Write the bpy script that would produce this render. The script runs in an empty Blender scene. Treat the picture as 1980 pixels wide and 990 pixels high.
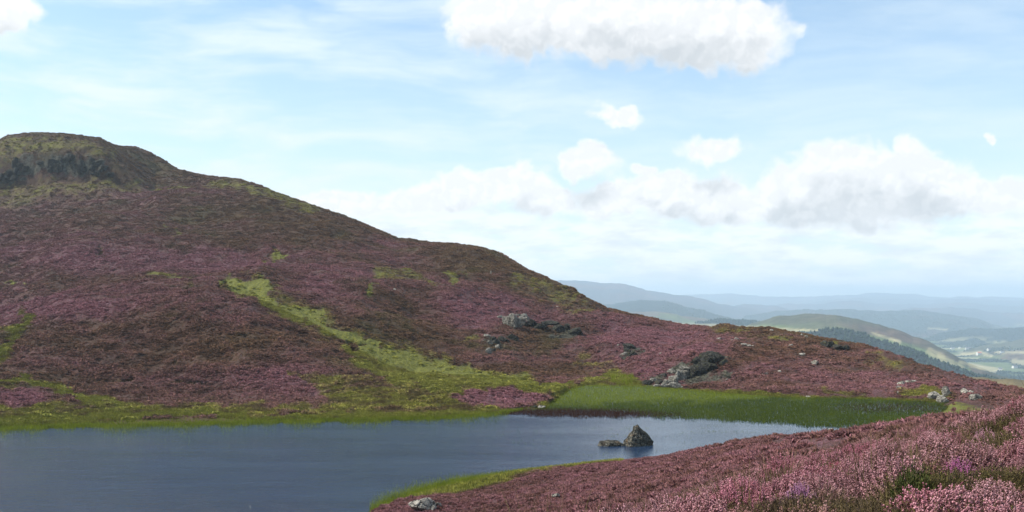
import bpy, math, random
import numpy as np
random.seed(7)
R = math.radians
# ---------------------------------------------------------------- camera
F = 1902.0; YH = 575.0; H = 18.0          # focal length in photo pixels, horizon row, eye height over the lake
sc = bpy.context.scene
cam_d = bpy.data.cameras.new('camera'); cam = bpy.data.objects.new('camera', cam_d)
sc.collection.objects.link(cam); sc.camera = cam
cam.location = (0, 0, H); cam.rotation_euler = (R(90), 0, 0)
cam_d.sensor_width = 36; cam_d.lens = 36 * F / 1980; cam_d.shift_y = (YH - 495) / 1980
cam_d.clip_start = 0.1; cam_d.clip_end = 200000
# ---------------------------------------------------------------- view
sc.view_settings.view_transform = 'Standard'; sc.view_settings.look = 'None'
sc.view_settings.exposure = 0.50; sc.view_settings.gamma = 1
sc.view_settings.use_curve_mapping = False
sc.cycles.use_denoising = True
sc.cycles.volume_bounces = 3
sc.cycles.max_bounces = 6
sc.cycles.diffuse_bounces = 3
# ---------------------------------------------------------------- sun
SUN_AZ, SUN_EL = -86, 48                    # degrees, azimuth from +Y (negative = left)
sd = bpy.data.lights.new('sun', 'SUN'); sun = bpy.data.objects.new('sun', sd)
sc.collection.objects.link(sun)
sd.energy = 4.7; sd.angle = R(0.53); sd.color = (1.0, 0.95, 0.88)
sun.rotation_euler = (R(90 - SUN_EL), 0, R(180 - SUN_AZ))

class NT:
    """small helper round a node tree"""
    def __init__(s, t): s.t = t; t.nodes.clear()
    def n(s, typ, inp=None, **kw):
        x = s.t.nodes.new(typ)
        for k, v in kw.items(): setattr(x, k, v)
        for k, v in (inp or {}).items(): s.set(x.inputs[k], v)
        return x
    def set(s, sock, v):
        if isinstance(v, bpy.types.NodeSocket): s.t.links.new(v, sock)
        elif isinstance(v, bpy.types.Node): s.t.links.new(v.outputs[0], sock)
        else: sock.default_value = v
    def m(s, op, a, b=0.0, c=0.0, clamp=False):
        return s.n('ShaderNodeMath', {0: a, 1: b, 2: c}, operation=op, use_clamp=clamp).outputs[0]
    def v(s, op, a, b=(0, 0, 0)):
        x = s.n('ShaderNodeVectorMath', {0: a, 1: b}, operation=op)
        return x.outputs['Value'] if op in ('LENGTH', 'DOT_PRODUCT', 'DISTANCE') else x.outputs[0]
    def ss(s, x, a, b, lo=0.0, hi=1.0):
        return s.n('ShaderNodeMapRange', {0: x, 1: a, 2: b, 3: lo, 4: hi}, interpolation_type='SMOOTHSTEP').outputs[0]
    def mix(s, f, a, b, blend='MIX'):
        x = s.n('ShaderNodeMix', data_type='RGBA', blend_type=blend)
        s.set(x.inputs[0], f)
        for i, c in ((6, a), (7, b)):
            if isinstance(c, tuple) and len(c) == 3: c = c + (1,)
            s.set(x.inputs[i], c)
        return x.outputs[2]
    def noise(s, vec, scale, det=4, rough=0.5, dim='3D', out=0, dist=0.0):
        x = s.n('ShaderNodeTexNoise', {'Scale': scale, 'Detail': det, 'Roughness': rough, 'Distortion': dist}, noise_dimensions=dim)
        s.set(x.inputs['Vector'], vec); return x.outputs[out]

# ---------------------------------------------------------------- sky
w = bpy.data.worlds.new('World'); sc.world = w; w.use_nodes = True
T = NT(w.node_tree)
sky = T.n('ShaderNodeTexSky', sky_type='NISHITA', sun_disc=False, sun_elevation=R(SUN_EL), sun_rotation=R(SUN_AZ),
          altitude=400, air_density=1.0, dust_density=1.0, ozone_density=1.0)
geo = T.n('ShaderNodeTexCoord')
sep = T.n('ShaderNodeSeparateXYZ', {0: geo.outputs['Generated']})
az = T.m('ARCTAN2', sep.outputs[0], sep.outputs[1])
el = T.m('ARCSINE', sep.outputs[2])
P = T.n('ShaderNodeCombineXYZ', {0: az, 1: el, 2: 0.0}).outputs[0]
def ang(px, py):
    a = math.atan((px - 990) / F); return a, math.atan((YH - py) / F * math.cos(a))
CL = [(1000,42,135,62),(1160,45,190,70),(1320,62,170,66),(1440,68,78,72),(925,42,60,42),(1110,82,110,30),(1350,100,90,36),
      (1190,216,44,25),(1130,318,58,32),(1140,295,28,24),(1376,292,62,32),(1920,268,17,15),(1245,328,34,20),
      (1640,335,110,58),(1755,345,82,62),(1815,370,60,45),(1545,362,90,50),(1300,378,100,46),(1400,385,80,46),(1170,385,60,36),
      (1000,350,70,38),(930,365,80,42),(840,382,90,32),(700,392,110,24),(610,384,50,16),(1060,385,70,34),
      (1905,385,90,34),(1650,398,190,40),(5,15,55,32)]
g = bpy.data.node_groups.new('cloud_shape', 'ShaderNodeTree')
g.interface.new_socket('P', in_out='INPUT', socket_type='NodeSocketVector')
g.interface.new_socket('D', in_out='OUTPUT', socket_type='NodeSocketFloat')
G = NT(g)
gi = G.n('NodeGroupInput'); go = G.n('NodeGroupOutput')
n1 = G.noise(gi.outputs[0], 22, 2, 0.5, out=1)
n2 = G.noise(gi.outputs[0], 75, 5, 0.62, out=1)
wv = G.v('ADD', gi.outputs[0], G.v('MULTIPLY', G.v('SUBTRACT', n1, (.5, .5, .5)), (0.045, 0.03, 0)))
wv = G.v('ADD', wv, G.v('MULTIPLY', G.v('SUBTRACT', n2, (.5, .5, .5)), (0.018, 0.014, 0)))
dmin = None
for (cx, cy, rx, ry) in CL:
    fnt = {1920: .38, 1245: .28, 1190: .2, 1376: .16, 1130: .12, 610: .15, 1160: .06, 1320: .05, 1110: .1, 1350: .1}.get(cx, 0.0)
    a, e = ang(cx, cy)
    q = G.v('LENGTH', G.v('MULTIPLY', G.v('SUBTRACT', wv, (a, e, 0)), (F / rx, F / ry, 0)))
    if fnt: q = G.m('ADD', q, fnt)
    dmin = q if dmin is None else G.n('ShaderNodeMath', {0: dmin, 1: q, 2: 0.35}, operation='SMOOTH_MIN').outputs[0]
vo = G.n('ShaderNodeTexVoronoi', {'Scale': 42.0, 'Detail': 1.0, 'Roughness': 0.6}, feature='F1', normalize=True); G.set(vo.inputs['Vector'], wv)
G.set(go.inputs[0], G.m('ADD', G.m('SUBTRACT', 1.12, dmin), G.m('MULTIPLY', G.m('SUBTRACT', 0.42, vo.outputs['Distance']), 0.95)))
def cloud(vec):
    x = T.n('ShaderNodeGroup'); x.node_tree = g; T.set(x.inputs[0], vec); return x.outputs[0]
d0 = cloud(P)
d1 = cloud(T.v('ADD', P, (-0.004, 0.032, 0)))
soft = T.noise(P, 30, 3)
alpha = T.ss(T.m('ADD', d0, T.m('MULTIPLY', T.m('SUBTRACT', soft, .5), 0.55)), 0.0, 0.48)
grey = T.m('MULTIPLY', T.ss(d1, 0.1, 0.85), T.ss(T.noise(P, 20, 4, 0.55), 0.25, 0.65, 0.45, 1.0))
pw = T.v('ADD', P, T.v('MULTIPLY', T.noise(P, 50, 2, out=1), (.02, .016, 0)))
emb = T.ss(T.m('SUBTRACT', T.noise(pw, 44, 3, .55), T.noise(T.v('ADD', pw, (-0.004, 0.006, 0)), 44, 3, .55)), -0.05, 0.10, 0.2, 0.0)
grey = T.m('ADD', T.m('MULTIPLY', grey, 0.72), T.m('MULTIPLY', emb, T.ss(alpha, .6, 1.0)), clamp=True)
ccol = T.mix(grey, (0.76, 0.765, 0.77), (0.46, 0.49, 0.515))
# low stratiform banks toward the horizon
lowv = T.v('MULTIPLY', P, (1.0, 3.6, 1))
lown = T.noise(lowv, 13, 6, 0.6)
lown2 = T.noise(T.v('MULTIPLY', T.v('ADD', P, (-0.004, 0.012, 0)), (1.0, 3.6, 1)), 13, 6, 0.6)
lowm = T.m('MULTIPLY', T.ss(el, 0.125, 0.060), T.ss(lown, 0.32, 0.55))
lowc = T.mix(T.ss(lown2, 0.42, 0.68), (0.80, 0.81, 0.82), (0.60, 0.64, 0.68))
# thin high cirrus
cv = T.v('MULTIPLY', P, (1.0, 5.0, 1)); cv = T.v('ADD', cv, T.v('MULTIPLY', T.noise(P, 4, 3, out=1), (0.25, 0.3, 0)))
cir = T.ss(T.noise(cv, 5.0, 6, 0.6), 0.36, 0.72)
left = T.ss(az, 0.35, -0.5, 0.38, 1.0)
cirm = T.m('MULTIPLY', cir, T.m('MULTIPLY', left, 0.85))
veil = T.ss(el, 0.30, 0.02, 0.16, 0.66)
cirm = T.m('ADD', cirm, veil, clamp=True)
SKY_K = 0.137
base = T.mix(1.0, sky.outputs[0], (SKY_K * 0.90, SKY_K * 1.03, SKY_K * 1.04), 'MULTIPLY')
c = T.mix(cirm, base, (0.62, 0.71, 0.76))
c = T.mix(T.m('MULTIPLY', lowm, 0.85), c, lowc)
c = T.mix(T.m('MULTIPLY', alpha, 0.96), c, ccol)
bg = T.n('ShaderNodeBackground', {'Color': c, 'Strength': 1.0})
T.n('ShaderNodeOutputWorld', {'Surface': bg})
w.cycles.sampling_method = 'MANUAL'; w.cycles.sample_map_resolution = 512

# ================================================================ helpers
rng = np.random.default_rng(11)
_perm = rng.permutation(256); _perm = np.concatenate([_perm, _perm])
_ga = rng.uniform(0, 2 * np.pi, 256); _gx, _gy = np.cos(_ga), np.sin(_ga)
def perlin(x, y, seed=0):
    x = x + seed * 17.31; y = y - seed * 9.77
    xi = np.floor(x).astype(np.int64); yi = np.floor(y).astype(np.int64)
    xf = x - xi; yf = y - yi; xi &= 255; yi &= 255
    u = xf ** 3 * (xf * (xf * 6 - 15) + 10); v = yf ** 3 * (yf * (yf * 6 - 15) + 10)
    def gr(ix, iy, fx, fy):
        h = _perm[_perm[ix & 255] + (iy & 255)]; return _gx[h] * fx + _gy[h] * fy
    a = gr(xi, yi, xf, yf); b = gr(xi + 1, yi, xf - 1, yf); c_ = gr(xi, yi + 1, xf, yf - 1); d = gr(xi + 1, yi + 1, xf - 1, yf - 1)
    return ((a + u * (b - a)) + v * ((c_ + u * (d - c_)) - (a + u * (b - a)))) * 1.5
def fbm(x, y, wl, octv=4, gain=0.5, seed=0):
    s = 0; a = 1.0; n = 0
    for k in range(octv):
        s = s + a * perlin(x / wl, y / wl, seed + k * 3); n += a; a *= gain; wl *= 0.5
    return s / n
def sstep(x, a, b):
    t = np.clip((x - a) / (b - a), 0, 1); return t * t * (3 - 2 * t)
def tab(px, d):
    ks = sorted(d); return np.interp(px, ks, [d[k] for k in ks])
def new_mesh(name, V, Fq, attrs=None, mat=None, smooth=True, parent=None):
    """V (n,3), Fq (m,3 or 4) or list of faces"""
    me = bpy.data.meshes.new(name)
    V = np.asarray(V, np.float32); nv = len(V)
    me.vertices.add(nv); me.vertices.foreach_set('co', V.ravel())
    if isinstance(Fq, (list, tuple)): groups = [np.asarray(f, np.int32) for f in Fq if len(f)]
    else: groups = [np.asarray(Fq, np.int32)] if len(Fq) else []
    if groups:
        loops = np.concatenate([f.ravel() for f in groups])
        tot = np.concatenate([np.full(len(f), f.shape[1], np.int32) for f in groups])
        st = np.concatenate([[0], np.cumsum(tot)[:-1]]).astype(np.int32)
        me.loops.add(len(loops)); me.loops.foreach_set('vertex_index', loops)
        me.polygons.add(len(tot)); me.polygons.foreach_set('loop_start', st)
        me.polygons.foreach_set('use_smooth', np.full(len(tot), smooth))
    for k, a in (attrs or {}).items():
        a = np.asarray(a)
        if a.ndim == 2:
            at = me.attributes.new(k, 'FLOAT_VECTOR' if a.shape[1] == 3 else 'FLOAT_COLOR', 'POINT')
            at.data.foreach_set('vector' if a.shape[1] == 3 else 'color', a.astype(np.float32).ravel())
        elif a.dtype.kind == 'i':
            at = me.attributes.new(k, 'INT', 'POINT'); at.data.foreach_set('value', a.astype(np.int32))
        else:
            at = me.attributes.new(k, 'FLOAT', 'POINT'); at.data.foreach_set('value', a.astype(np.float32))
    me.update(calc_edges=True)
    o = bpy.data.objects.new(name, me); sc.collection.objects.link(o)
    if mat: me.materials.append(mat)
    if parent: o.parent = parent
    return o
def tag(o, label=None, cat=None, group=None, kind=None):
    for k, v in (('label', label), ('category', cat), ('group', group), ('kind', kind)):
        if v: o[k] = v
    return o
def grid_faces(nr, nc):
    i = np.arange(nr - 1)[:, None] * nc + np.arange(nc - 1)[None, :]
    i = i.ravel(); return np.stack([i, i + 1, i + 1 + nc, i + nc], 1)

def material(name):
    m = bpy.data.materials.new(name); m.use_nodes = True; return m, NT(m.node_tree)
def finish(t, col, rough=0.9, bump=None, bs=1.0, bd=0.1, **kw):
    b = t.n('ShaderNodeBsdfPrincipled', {'Base Color': col, 'Roughness': rough})
    b.inputs['Specular IOR Level'].default_value = kw.get('spec', 0.2)
    if bump is not None:
        t.set(b.inputs['Normal'], t.n('ShaderNodeBump', {'Strength': bs, 'Distance': bd, 'Height': bump}).outputs[0])
    t.n('ShaderNodeOutputMaterial', {'Surface': b}); return b

# moor colours, shared by the hillside and the tufts growing on it
def moor_colour(t, at):
    A = lambda n: t.n('ShaderNodeAttribute', attribute_name=n, attribute_type=at).outputs['Fac']
    pos = t.n('ShaderNodeNewGeometry').outputs['Position']
    gr, pk, rk = A('grass'), A('pink'), A('rock')
    nf = t.noise(pos, 1.6, 4, 0.7); nm = t.noise(pos, 0.22, 4, 0.62); nl = t.noise(pos, 0.05, 3, 0.5)
    nx = t.noise(t.v('MULTIPLY', pos, (1, .45, 1)), 5.0, 2, 0.6)
    brown = t.mix(t.ss(nm, .38, .62), (0.046, 0.025, 0.014), (0.074, 0.044, 0.019))
    brown = t.mix(t.ss(nl, .52, .68, 0, .6), brown, (0.052, 0.046, 0.014))
    purple = t.mix(t.ss(nf, .36, .64), (0.082, 0.034, 0.036), (0.148, 0.070, 0.084))
    f = t.m('ADD', pk, t.m('MULTIPLY', t.m('SUBTRACT', nm, .5), 1.1))
    f = t.m('ADD', f, t.m('MULTIPLY', t.m('SUBTRACT', nf, .5), 0.5))
    he = t.mix(t.ss(f, .05, .95), brown, purple)
    olive = t.mix(t.ss(nm, .36, .6), (0.068, 0.062, 0.015), (0.120, 0.118, 0.020))
    lush = t.mix(t.ss(nf, .35, .65), (0.098, 0.106, 0.016), (0.175, 0.175, 0.034))
    gcol = t.mix(t.ss(gr, .55, 1.0), olive, lush)
    gf = t.m('ADD', gr, t.m('MULTIPLY', t.m('SUBTRACT', nm, .5), 1.1))
    gf = t.m('ADD', gf, t.m('MULTIPLY', t.m('SUBTRACT', nf, .5), 0.7))
    col = t.mix(t.ss(gf, .22, .78), he, gcol)
    rc = t.mix(t.ss(t.noise(pos, .9, 5, .7), .38, .62), (0.024, 0.025, 0.018), (0.088, 0.085, 0.062))
    rf = t.m('ADD', rk, t.m('MULTIPLY', t.m('SUBTRACT', nm, .5), 1.6))
    col = t.mix(t.ss(rf, .4, .66), col, rc)
    # noise streaks darken the colour, standing for shade in gaps between plants
    col = t.mix(t.ss(nx, .50, .34, 0, .55), col, (0.022, 0.015, 0.010))
    return col, nf, nx, pos
M = {}
m, t = material('moor'); col, nf, nx, pos = moor_colour(t, 'GEOMETRY')
finish(t, col, 0.95, t.m('ADD', nx, t.m('MULTIPLY', nf, 1.5)), 0.8, 0.45); M['moor'] = m
m, t = material('moor_tuft'); col, nf, nx, pos = moor_colour(t, 'INSTANCER')
r_ = t.n('ShaderNodeAttribute', attribute_name='rnd').outputs['Fac']
finish(t, t.mix(1.0, col, t.mix(r_, (1.45, 1.38, 1.32), (2.35, 2.22, 2.1)), 'MULTIPLY'), 0.95); M['tuft'] = m

# ================================================================ local terrain, lofted through curves
px = np.unique(np.concatenate([np.arange(-900, -60, 14), np.arange(-60, 2042, 2.0), np.arange(2042, 2910, 14)])).astype(float)
ny = lambda y, d: H - d * (y - YH) / F      # height seen at photo row y at depth d
cv_d, cv_z, seg = [], [], []
def curve(d, z=None, y=None, rows=10):
    d = tab(px, d) if isinstance(d, dict) else np.asarray(d, float) + 0 * px
    if cv_d: d = np.maximum(d, cv_d[-1] * 1.006 + 0.8)
    if y is not None: z = ny(tab(px, y) if isinstance(y, dict) else y, d)
    elif isinstance(z, dict): z = tab(px, z)
    cv_d.append(d); cv_z.append(z + 0 * px); seg.append(rows)
curve(1.2, H - 1.62)
curve({0: 6, 1980: 6}, {0: H - 2.2, 1130: H - 1.78, 1400: H - 1.66, 1980: H - 1.55, 2900: H - 1.3}, rows=40)
d2 = {0: 8, 700: 9, 1130: 10, 1400: 12, 1740: 15, 1980: 14, 2900: 13}
curve(d2, {-900: H - 4, 0: H - 3.4, 700: H - 2.9, 1130: H - 2.76, 1400: H - 2.56, 1740: H - 2.47, 1850: H - 2.12, 1980: H - 1.68, 2300: H - 1.2, 2900: H - 1}, rows=70)
curve({0: 16, 700: 17, 1130: 18, 1400: 20, 1740: 23, 1980: 22, 2900: 20}, {0: H - 6.4, 700: H - 5.6, 1130: H - 4.8, 1400: H - 4.2, 1740: H - 3.75, 1980: H - 3.0, 2900: H - 2}, rows=30)
d4 = {-900: 40, 0: 49, 500: 62, 690: 72, 735: 77, 880: 90, 1010: 97, 1100: 93, 1200: 86, 1320: 76, 1500: 60, 1605: 48, 1740: 34, 1850: 32, 1980: 30, 2900: 30}
y4 = {-900: 1420, 0: 1250, 500: 1085, 735: 986, 880: 948, 1010: 918, 1100: 912, 1200: 902, 1320: 884, 1420: 862, 1500: 848, 1605: 838, 1740: 832, 1850: 812, 1980: 800, 2900: 770}
curve(d4, y=y4, rows=170)
curve({-900: 45, 0: 53, 500: 66, 690: 76.5, 735: 82.5, 800: 89, 880: 95, 1010: 102, 1200: 109, 1320: 114, 1500: 122, 1700: 131, 1780: 143, 1845: 158, 1900: 148, 1980: 134, 2900: 110},
      {-900: -.1, 1800: -.1, 1870: .6, 2900: 1.5}, rows=40)
d5 = cv_d[-1]
curve(d5 + 8, {-900: -1.5, 1800: -1.0, 1850: .6, 2900: 1.5}, rows=8)
d7 = {-900: 120, -200: 133, 0: 135, 200: 138, 450: 141, 600: 143, 700: 144, 850: 147, 940: 151, 1000: 156, 1050: 160, 1070: 172, 1100: 193,
      1130: 202, 1250: 200, 1300: 195, 1400: 185, 1500: 178, 1700: 175, 1830: 168, 1900: 160, 1980: 150, 2900: 130}
D7 = tab(px, d7)
curve(D7 - 9, {-900: -1.5, 1790: -.8, 1850: .6, 2900: 1.5}, rows=6)
I_BANK = len(cv_d) - 1
curve(d7, {-900: 0.02, 1830: 0.02, 1870: .8, 2900: 1.6}, rows=10)
curve(D7 + tab(px, {0: 12, 1000: 10, 1100: 4, 2900: 4}), {-900: 1.0, 1050: .8, 1100: .7, 2900: 1.6}, rows=50)
curve({-900: 150, 0: 168, 200: 170, 700: 168, 1000: 172, 1050: 176, 1130: 212, 1300: 210, 1500: 192, 1830: 176, 1900: 166},
      y={-900: 740, 0: 752, 200: 774, 400: 782, 600: 778, 700: 766, 850: 754, 1000: 752, 1050: 756, 1130: 738, 1250: 736, 1400: 747, 1500: 754, 1830: 756, 1900: 768, 2000: 780}, rows=70)
curve({-900: 240, 0: 240, 300: 250, 560: 225, 700: 208, 900: 205, 1000: 205, 1130: 228, 1300: 226, 1500: 212, 1700: 200, 1830: 182, 1900: 170},
      y={-900: 700, -300: 630, 0: 614, 60: 600, 130: 578, 200: 563, 300: 551, 400: 549, 470: 566, 520: 590, 560: 608, 620: 642, 680: 680, 740: 706, 800: 722, 900: 734, 1000: 739,
         1130: 728, 1200: 722, 1250: 708, 1310: 692, 1370: 682, 1420: 692, 1500: 716, 1600: 728, 1700: 738, 1830: 744, 1900: 758, 2000: 775}, rows=150)
yk = np.interp(px, [-900, 380, 560, 700, 900, 2900], [-4, -4, -5, -22, -14, -8])
curve(cv_d[-1] + tab(px, {0: 22, 600: 22, 1100: 12, 1800: 8, 2900: 4}), z=ny(np.interp(px, *[list(v) for v in zip(*sorted({-900: 700, -300: 630, 0: 614, 60: 600, 130: 578, 200: 563, 300: 551, 400: 549, 470: 560, 520: 572, 560: 592, 620: 618, 680: 650, 740: 684, 800: 712, 900: 732, 1000: 739,
         1130: 728, 1200: 718, 1250: 706, 1310: 692, 1370: 682, 1420: 691, 1500: 715, 1600: 727, 1700: 737, 1830: 743, 1900: 757, 2000: 774}.items()))]) + yk * .6, cv_d[-1] + 12), rows=30)
curve({-900: 380, 0: 380, 400: 370, 600: 345, 800: 320, 1000: 290, 1200: 268, 1400: 252, 1600: 236, 1700: 222, 1800: 202, 1900: 176},
      y={-900: 470, -300: 450, 0: 444, 200: 436, 400: 455, 600: 492, 700: 512, 800: 545, 900: 565, 1000: 604, 1100: 642, 1200: 664, 1300: 672, 1400: 670, 1500: 684, 1600: 695, 1700: 714, 1800: 728, 1900: 749, 2000: 768}, rows=110)
curve({-900: 480, 0: 500, 300: 490, 500: 440, 770: 390, 1080: 335, 1400: 278, 1600: 252, 1700: 236, 1800: 205, 1900: 180},
      y={-900: 420, -300: 380, 0: 366, 100: 354, 200: 356, 300: 372, 345: 376, 500: 398, 600: 424, 770: 482, 920: 502, 1080: 572, 1170: 613, 1300: 643, 1400: 645, 1500: 652, 1600: 672, 1700: 696, 1800: 721, 1900: 745, 2000: 763}, rows=80)
curve(cv_d[-1] + tab(px, {0: 7, 260: 7, 340: 14, 1100: 14, 1700: 6, 2900: 3}),
      y={-900: 360, -300: 320, 0: 303, 60: 295, 150: 297, 200: 305, 240: 325, 300: 362, 345: 366, 500: 386, 600: 412, 770: 472, 920: 490, 1080: 560, 1170: 606, 1300: 636, 1400: 637, 1500: 645, 1600: 665, 1700: 690, 1800: 717, 1900: 742, 2000: 761}, rows=50)
curve(cv_d[-1] + tab(px, {0: 34, 300: 30, 500: 22, 1100: 20, 1700: 6, 2900: 3}),
      y={-900: 370, -300: 330, -80: 292, -20: 278, 0: 272, 15: 262, 60: 258, 120: 259, 190: 268, 215: 283, 240: 304, 270: 331, 300: 350, 345: 354, 400: 360, 500: 371, 600: 403, 680: 431, 770: 467, 920: 484, 1010: 522, 1080: 552, 1170: 602,
         1300: 631, 1380: 635, 1403: 630, 1451: 638, 1489: 637, 1540: 646, 1592: 658, 1636: 666, 1691: 683, 1740: 707, 1800: 715, 1900: 740, 2000: 760}, rows=60)
SKL = {-900: 400, -300: 345, -80: 305, 0: 286, 60: 272, 190: 280, 215: 286, 235: 288, 262: 287, 290: 297, 320: 315, 345: 332, 400: 342, 460: 348, 500: 360, 540: 375, 600: 395, 680: 425, 770: 462, 840: 470, 920: 480, 960: 490,
       1010: 518, 1080: 548, 1120: 575, 1170: 599, 1220: 615, 1300: 628, 1375: 633, 1385: 631, 1403: 627, 1425: 632, 1451: 636, 1489: 635, 1540: 644, 1592: 656, 1636: 664, 1680: 675, 1700: 683, 1712: 692, 1740: 704, 1781: 712, 1849: 726, 1904: 740, 1935: 750, 2000: 758, 2900: 800}
curve(cv_d[-1] + tab(px, {0: 70, 220: 55, 345: 45, 600: 32, 1100: 22, 1700: 8, 2900: 4}), y=SKL, rows=60)
zs = cv_z[-1]; ds = cv_d[-1]
curve(ds + 120, zs - tab(px, {0: 22, 1000: 26, 2900: 22}), rows=22)
curve(ds + 1100, zs * 0 - 330.0, rows=20)
CD = np.log(np.array(cv_d)); CZ = np.array(cv_z)
K = len(cv_d)
# smooth the control curves sideways so that no creases run towards the viewer
hk = np.diff(CD, axis=0); dl = np.diff(CZ, axis=0) / hk
mm = np.zeros_like(CZ)
w1 = 2 * hk[1:] + hk[:-1]; w2 = hk[1:] + 2 * hk[:-1]
same = (dl[:-1] * dl[1:]) > 0
with np.errstate(divide='ignore', invalid='ignore'):
    mm[1:-1] = np.where(same, (w1 + w2) / (w1 / dl[:-1] + w2 / dl[1:]), 0)
mm[0] = dl[0]; mm[-1] = dl[-1]
rowsD, rowsZ, rowk = [], [], []
for k in range(K - 1):
    n = seg[k + 1]
    for j in range(n if k < K - 2 else n + 1):
        s = j / n; h00 = 2*s**3 - 3*s**2 + 1; h10 = s**3 - 2*s**2 + s; h01 = -2*s**3 + 3*s**2; h11 = s**3 - s**2
        rowsD.append(np.exp(CD[k] + s * hk[k]))
        rowsZ.append(h00 * CZ[k] + h10 * hk[k] * mm[k] + h01 * CZ[k + 1] + h11 * hk[k] * mm[k + 1]); rowk.append(k + s)
GD = np.array(rowsD); GZ = np.array(rowsZ); rowk = np.array(rowk)
PXG = np.broadcast_to(px[None, :], GD.shape)
GX = GD * (px[None, :] - 990) / F
PY0 = YH + (H - GZ) / GD * F                    # where each point stands in the photograph, before roughness
kk = rowk[:, None] + 0 * GD
hillpart = sstep(kk, I_BANK + 1.2, I_BANK + 3.2)
# undulation and roughness in world space
skyw = 1 - sstep(kk, K - 5.5, K - 4) * 0.75
und = fbm(GX, GD, 55, 3, .5, 1) * 5.0 + fbm(GX, GD, 18, 3, .5, 2) * 1.8
GZ = GZ + und * hillpart * skyw * sstep(GD, 150, 260)
ridged = 1 - np.abs(fbm(GX, GD, 7.0, 3, .55, 5)) * 2
GZ = GZ + (ridged - .6) * 0.4 * hillpart
lump = np.abs(fbm(GX, GD, 2.6, 3, .6, 7))
GZ = GZ + (lump * 0.9) * sstep(kk, I_BANK + 1.6, I_BANK + 2.2)
bank = (1 - sstep(kk, 4.4, 4.9)) * sstep(GD, 14, 30)
GZ = GZ + bank * (fbm(GX, GD, 14, 3, .5, 8) * 0.5 + np.abs(fbm(GX, GD, 1.6, 3, .6, 9)) * 0.2)
near = (1 - sstep(GD, 16, 28))
GZ = GZ + near * (fbm(GX, GD, 2.2, 3, .5, 12) * 0.11)
# ---- what grows where
def warp(PX, PY, a, wl, s): return PX + fbm(PX, PY * 2.2, wl, 3, .55, s) * a, PY + fbm(PX, PY * 2.2, wl, 3, .55, s + 9) * a * .45
def poly_mask(PX, PY, pts, sharp=.45):
    out = np.full(PX.shape, 9.0)
    if len(pts) == 1: pts = pts + [(pts[0][0] + .5,) + pts[0][1:]]
    for a, b in zip(pts[:-1], pts[1:]):
        dx, dy = b[0] - a[0], b[1] - a[1]
        tt = np.clip(((PX - a[0]) * dx + (PY - a[1]) * dy) / (dx * dx + dy * dy + 1e-6), 0, 1)
        rr = a[2] + (b[2] - a[2]) * tt
        out = np.minimum(out, np.hypot(PX - a[0] - dx * tt, PY - a[1] - dy * tt) / rr)
    return 1 - sstep(out, 1 - sharp, 1 + sharp)
def ell(PX, PY, cx, cy, rx, ry, s=.5): return 1 - sstep(np.hypot((PX - cx) / rx, (PY - cy) / ry), 1 - s, 1 + s)
WX, WY = warp(PXG, PY0, 34, 60, 20); WX2, WY2 = warp(WX, WY, 12, 14, 30)
grass = np.zeros(GD.shape); pink = np.full(GD.shape, .43); rock = np.zeros(GD.shape)
def G_(pts, v=1.0, sharp=.72):
    global grass
    grass = np.maximum(grass, v * .93 * poly_mask(WX2, WY2, pts, sharp))
G_([(425, 549, 4), (490, 556, 13), (520, 572, 15), (540, 592, 7), (600, 610, 7), (650, 634, 10), (700, 658, 14), (760, 688, 15), (850, 712, 16), (930, 735, 15), (1050, 754, 14), (1160, 756, 12)])
G_([(520, 578, 20), (600, 612, 16), (700, 662, 28), (800, 706, 32), (900, 738, 24)], .52); G_([(650, 640, 10), (700, 690, 22), (780, 720, 30), (880, 750, 30), (1000, 765, 16)], .72); G_([(640, 770, 14), (760, 765, 28), (880, 780, 24), (960, 790, 10)], .66); G_([(700, 700, 12), (780, 735, 16), (860, 752, 14), (960, 768, 10)], .9)
G_([(60, 608, 7), (40, 640, 12), (15, 675, 13), (0, 700, 14), (-60, 720, 16)], .85)
G_([(-100, 815, 22), (0, 814, 15), (200, 808, 11), (330, 797, 7), (450, 803, 6), (560, 812, 5), (650, 803, 9), (740, 806, 12), (860, 802, 8), (940, 798, 5)], 1.0)
G_([(-80, 745, 8), (50, 735, 6), (100, 750, 9), (170, 776, 13), (240, 792, 12)], .9)
G_([(0, 790, 20), (120, 795, 12), (300, 788, 8), (600, 796, 8), (680, 782, 16), (800, 778, 22), (900, 790, 12)], .62)
G_([(-60, 770, 22), (20, 752, 8), (60, 790, 14), (160, 794, 12)], .62); G_([(560, 725, 8), (640, 745, 14), (720, 740, 16)], .55); G_([(-40, 640, 14), (20, 650, 10)], .6); G_([(1000, 770, 9), (1060, 776, 14), (1095, 764, 14), (1120, 752, 12)], .9); G_([(0, 545, 3.5), (45, 553, 4)], .9); G_([(515, 494, 4), (545, 498, 3)], .9); G_([(290, 533, 5), (350, 540, 7)], .65)
G_([(866, 520, 8), (878, 548, 11)], .8); G_([(905, 525, 11)], .75); G_([(725, 570, 10)], .8); G_([(740, 535, 16), (830, 552, 9)], .6)
G_([(905, 655, 15)], .7); G_([(1130, 738, 9), (1190, 728, 18), (1240, 738, 9)], .95); G_([(1110, 700, 10), (1180, 700, 9)], .5)
G_([(1100, 755, 8), (1300, 757, 6), (1500, 768, 4), (1820, 776, 4)], .9)
G_([(1440, 655, 5), (1520, 672, 5)], .6); G_([(1620, 690, 6)], .7); G_([(1670, 705, 7), (1740, 716, 6)], .45); G_([(1750, 762, 6), (1790, 757, 8), (1840, 762, 6)], .8)
G_([(1600, 757, 5), (1680, 760, 5)], .6); G_([(320, 440, 9), (340, 455, 6)], .55); G_([(1380, 632, 10), (1440, 640, 8)], .45)
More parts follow.
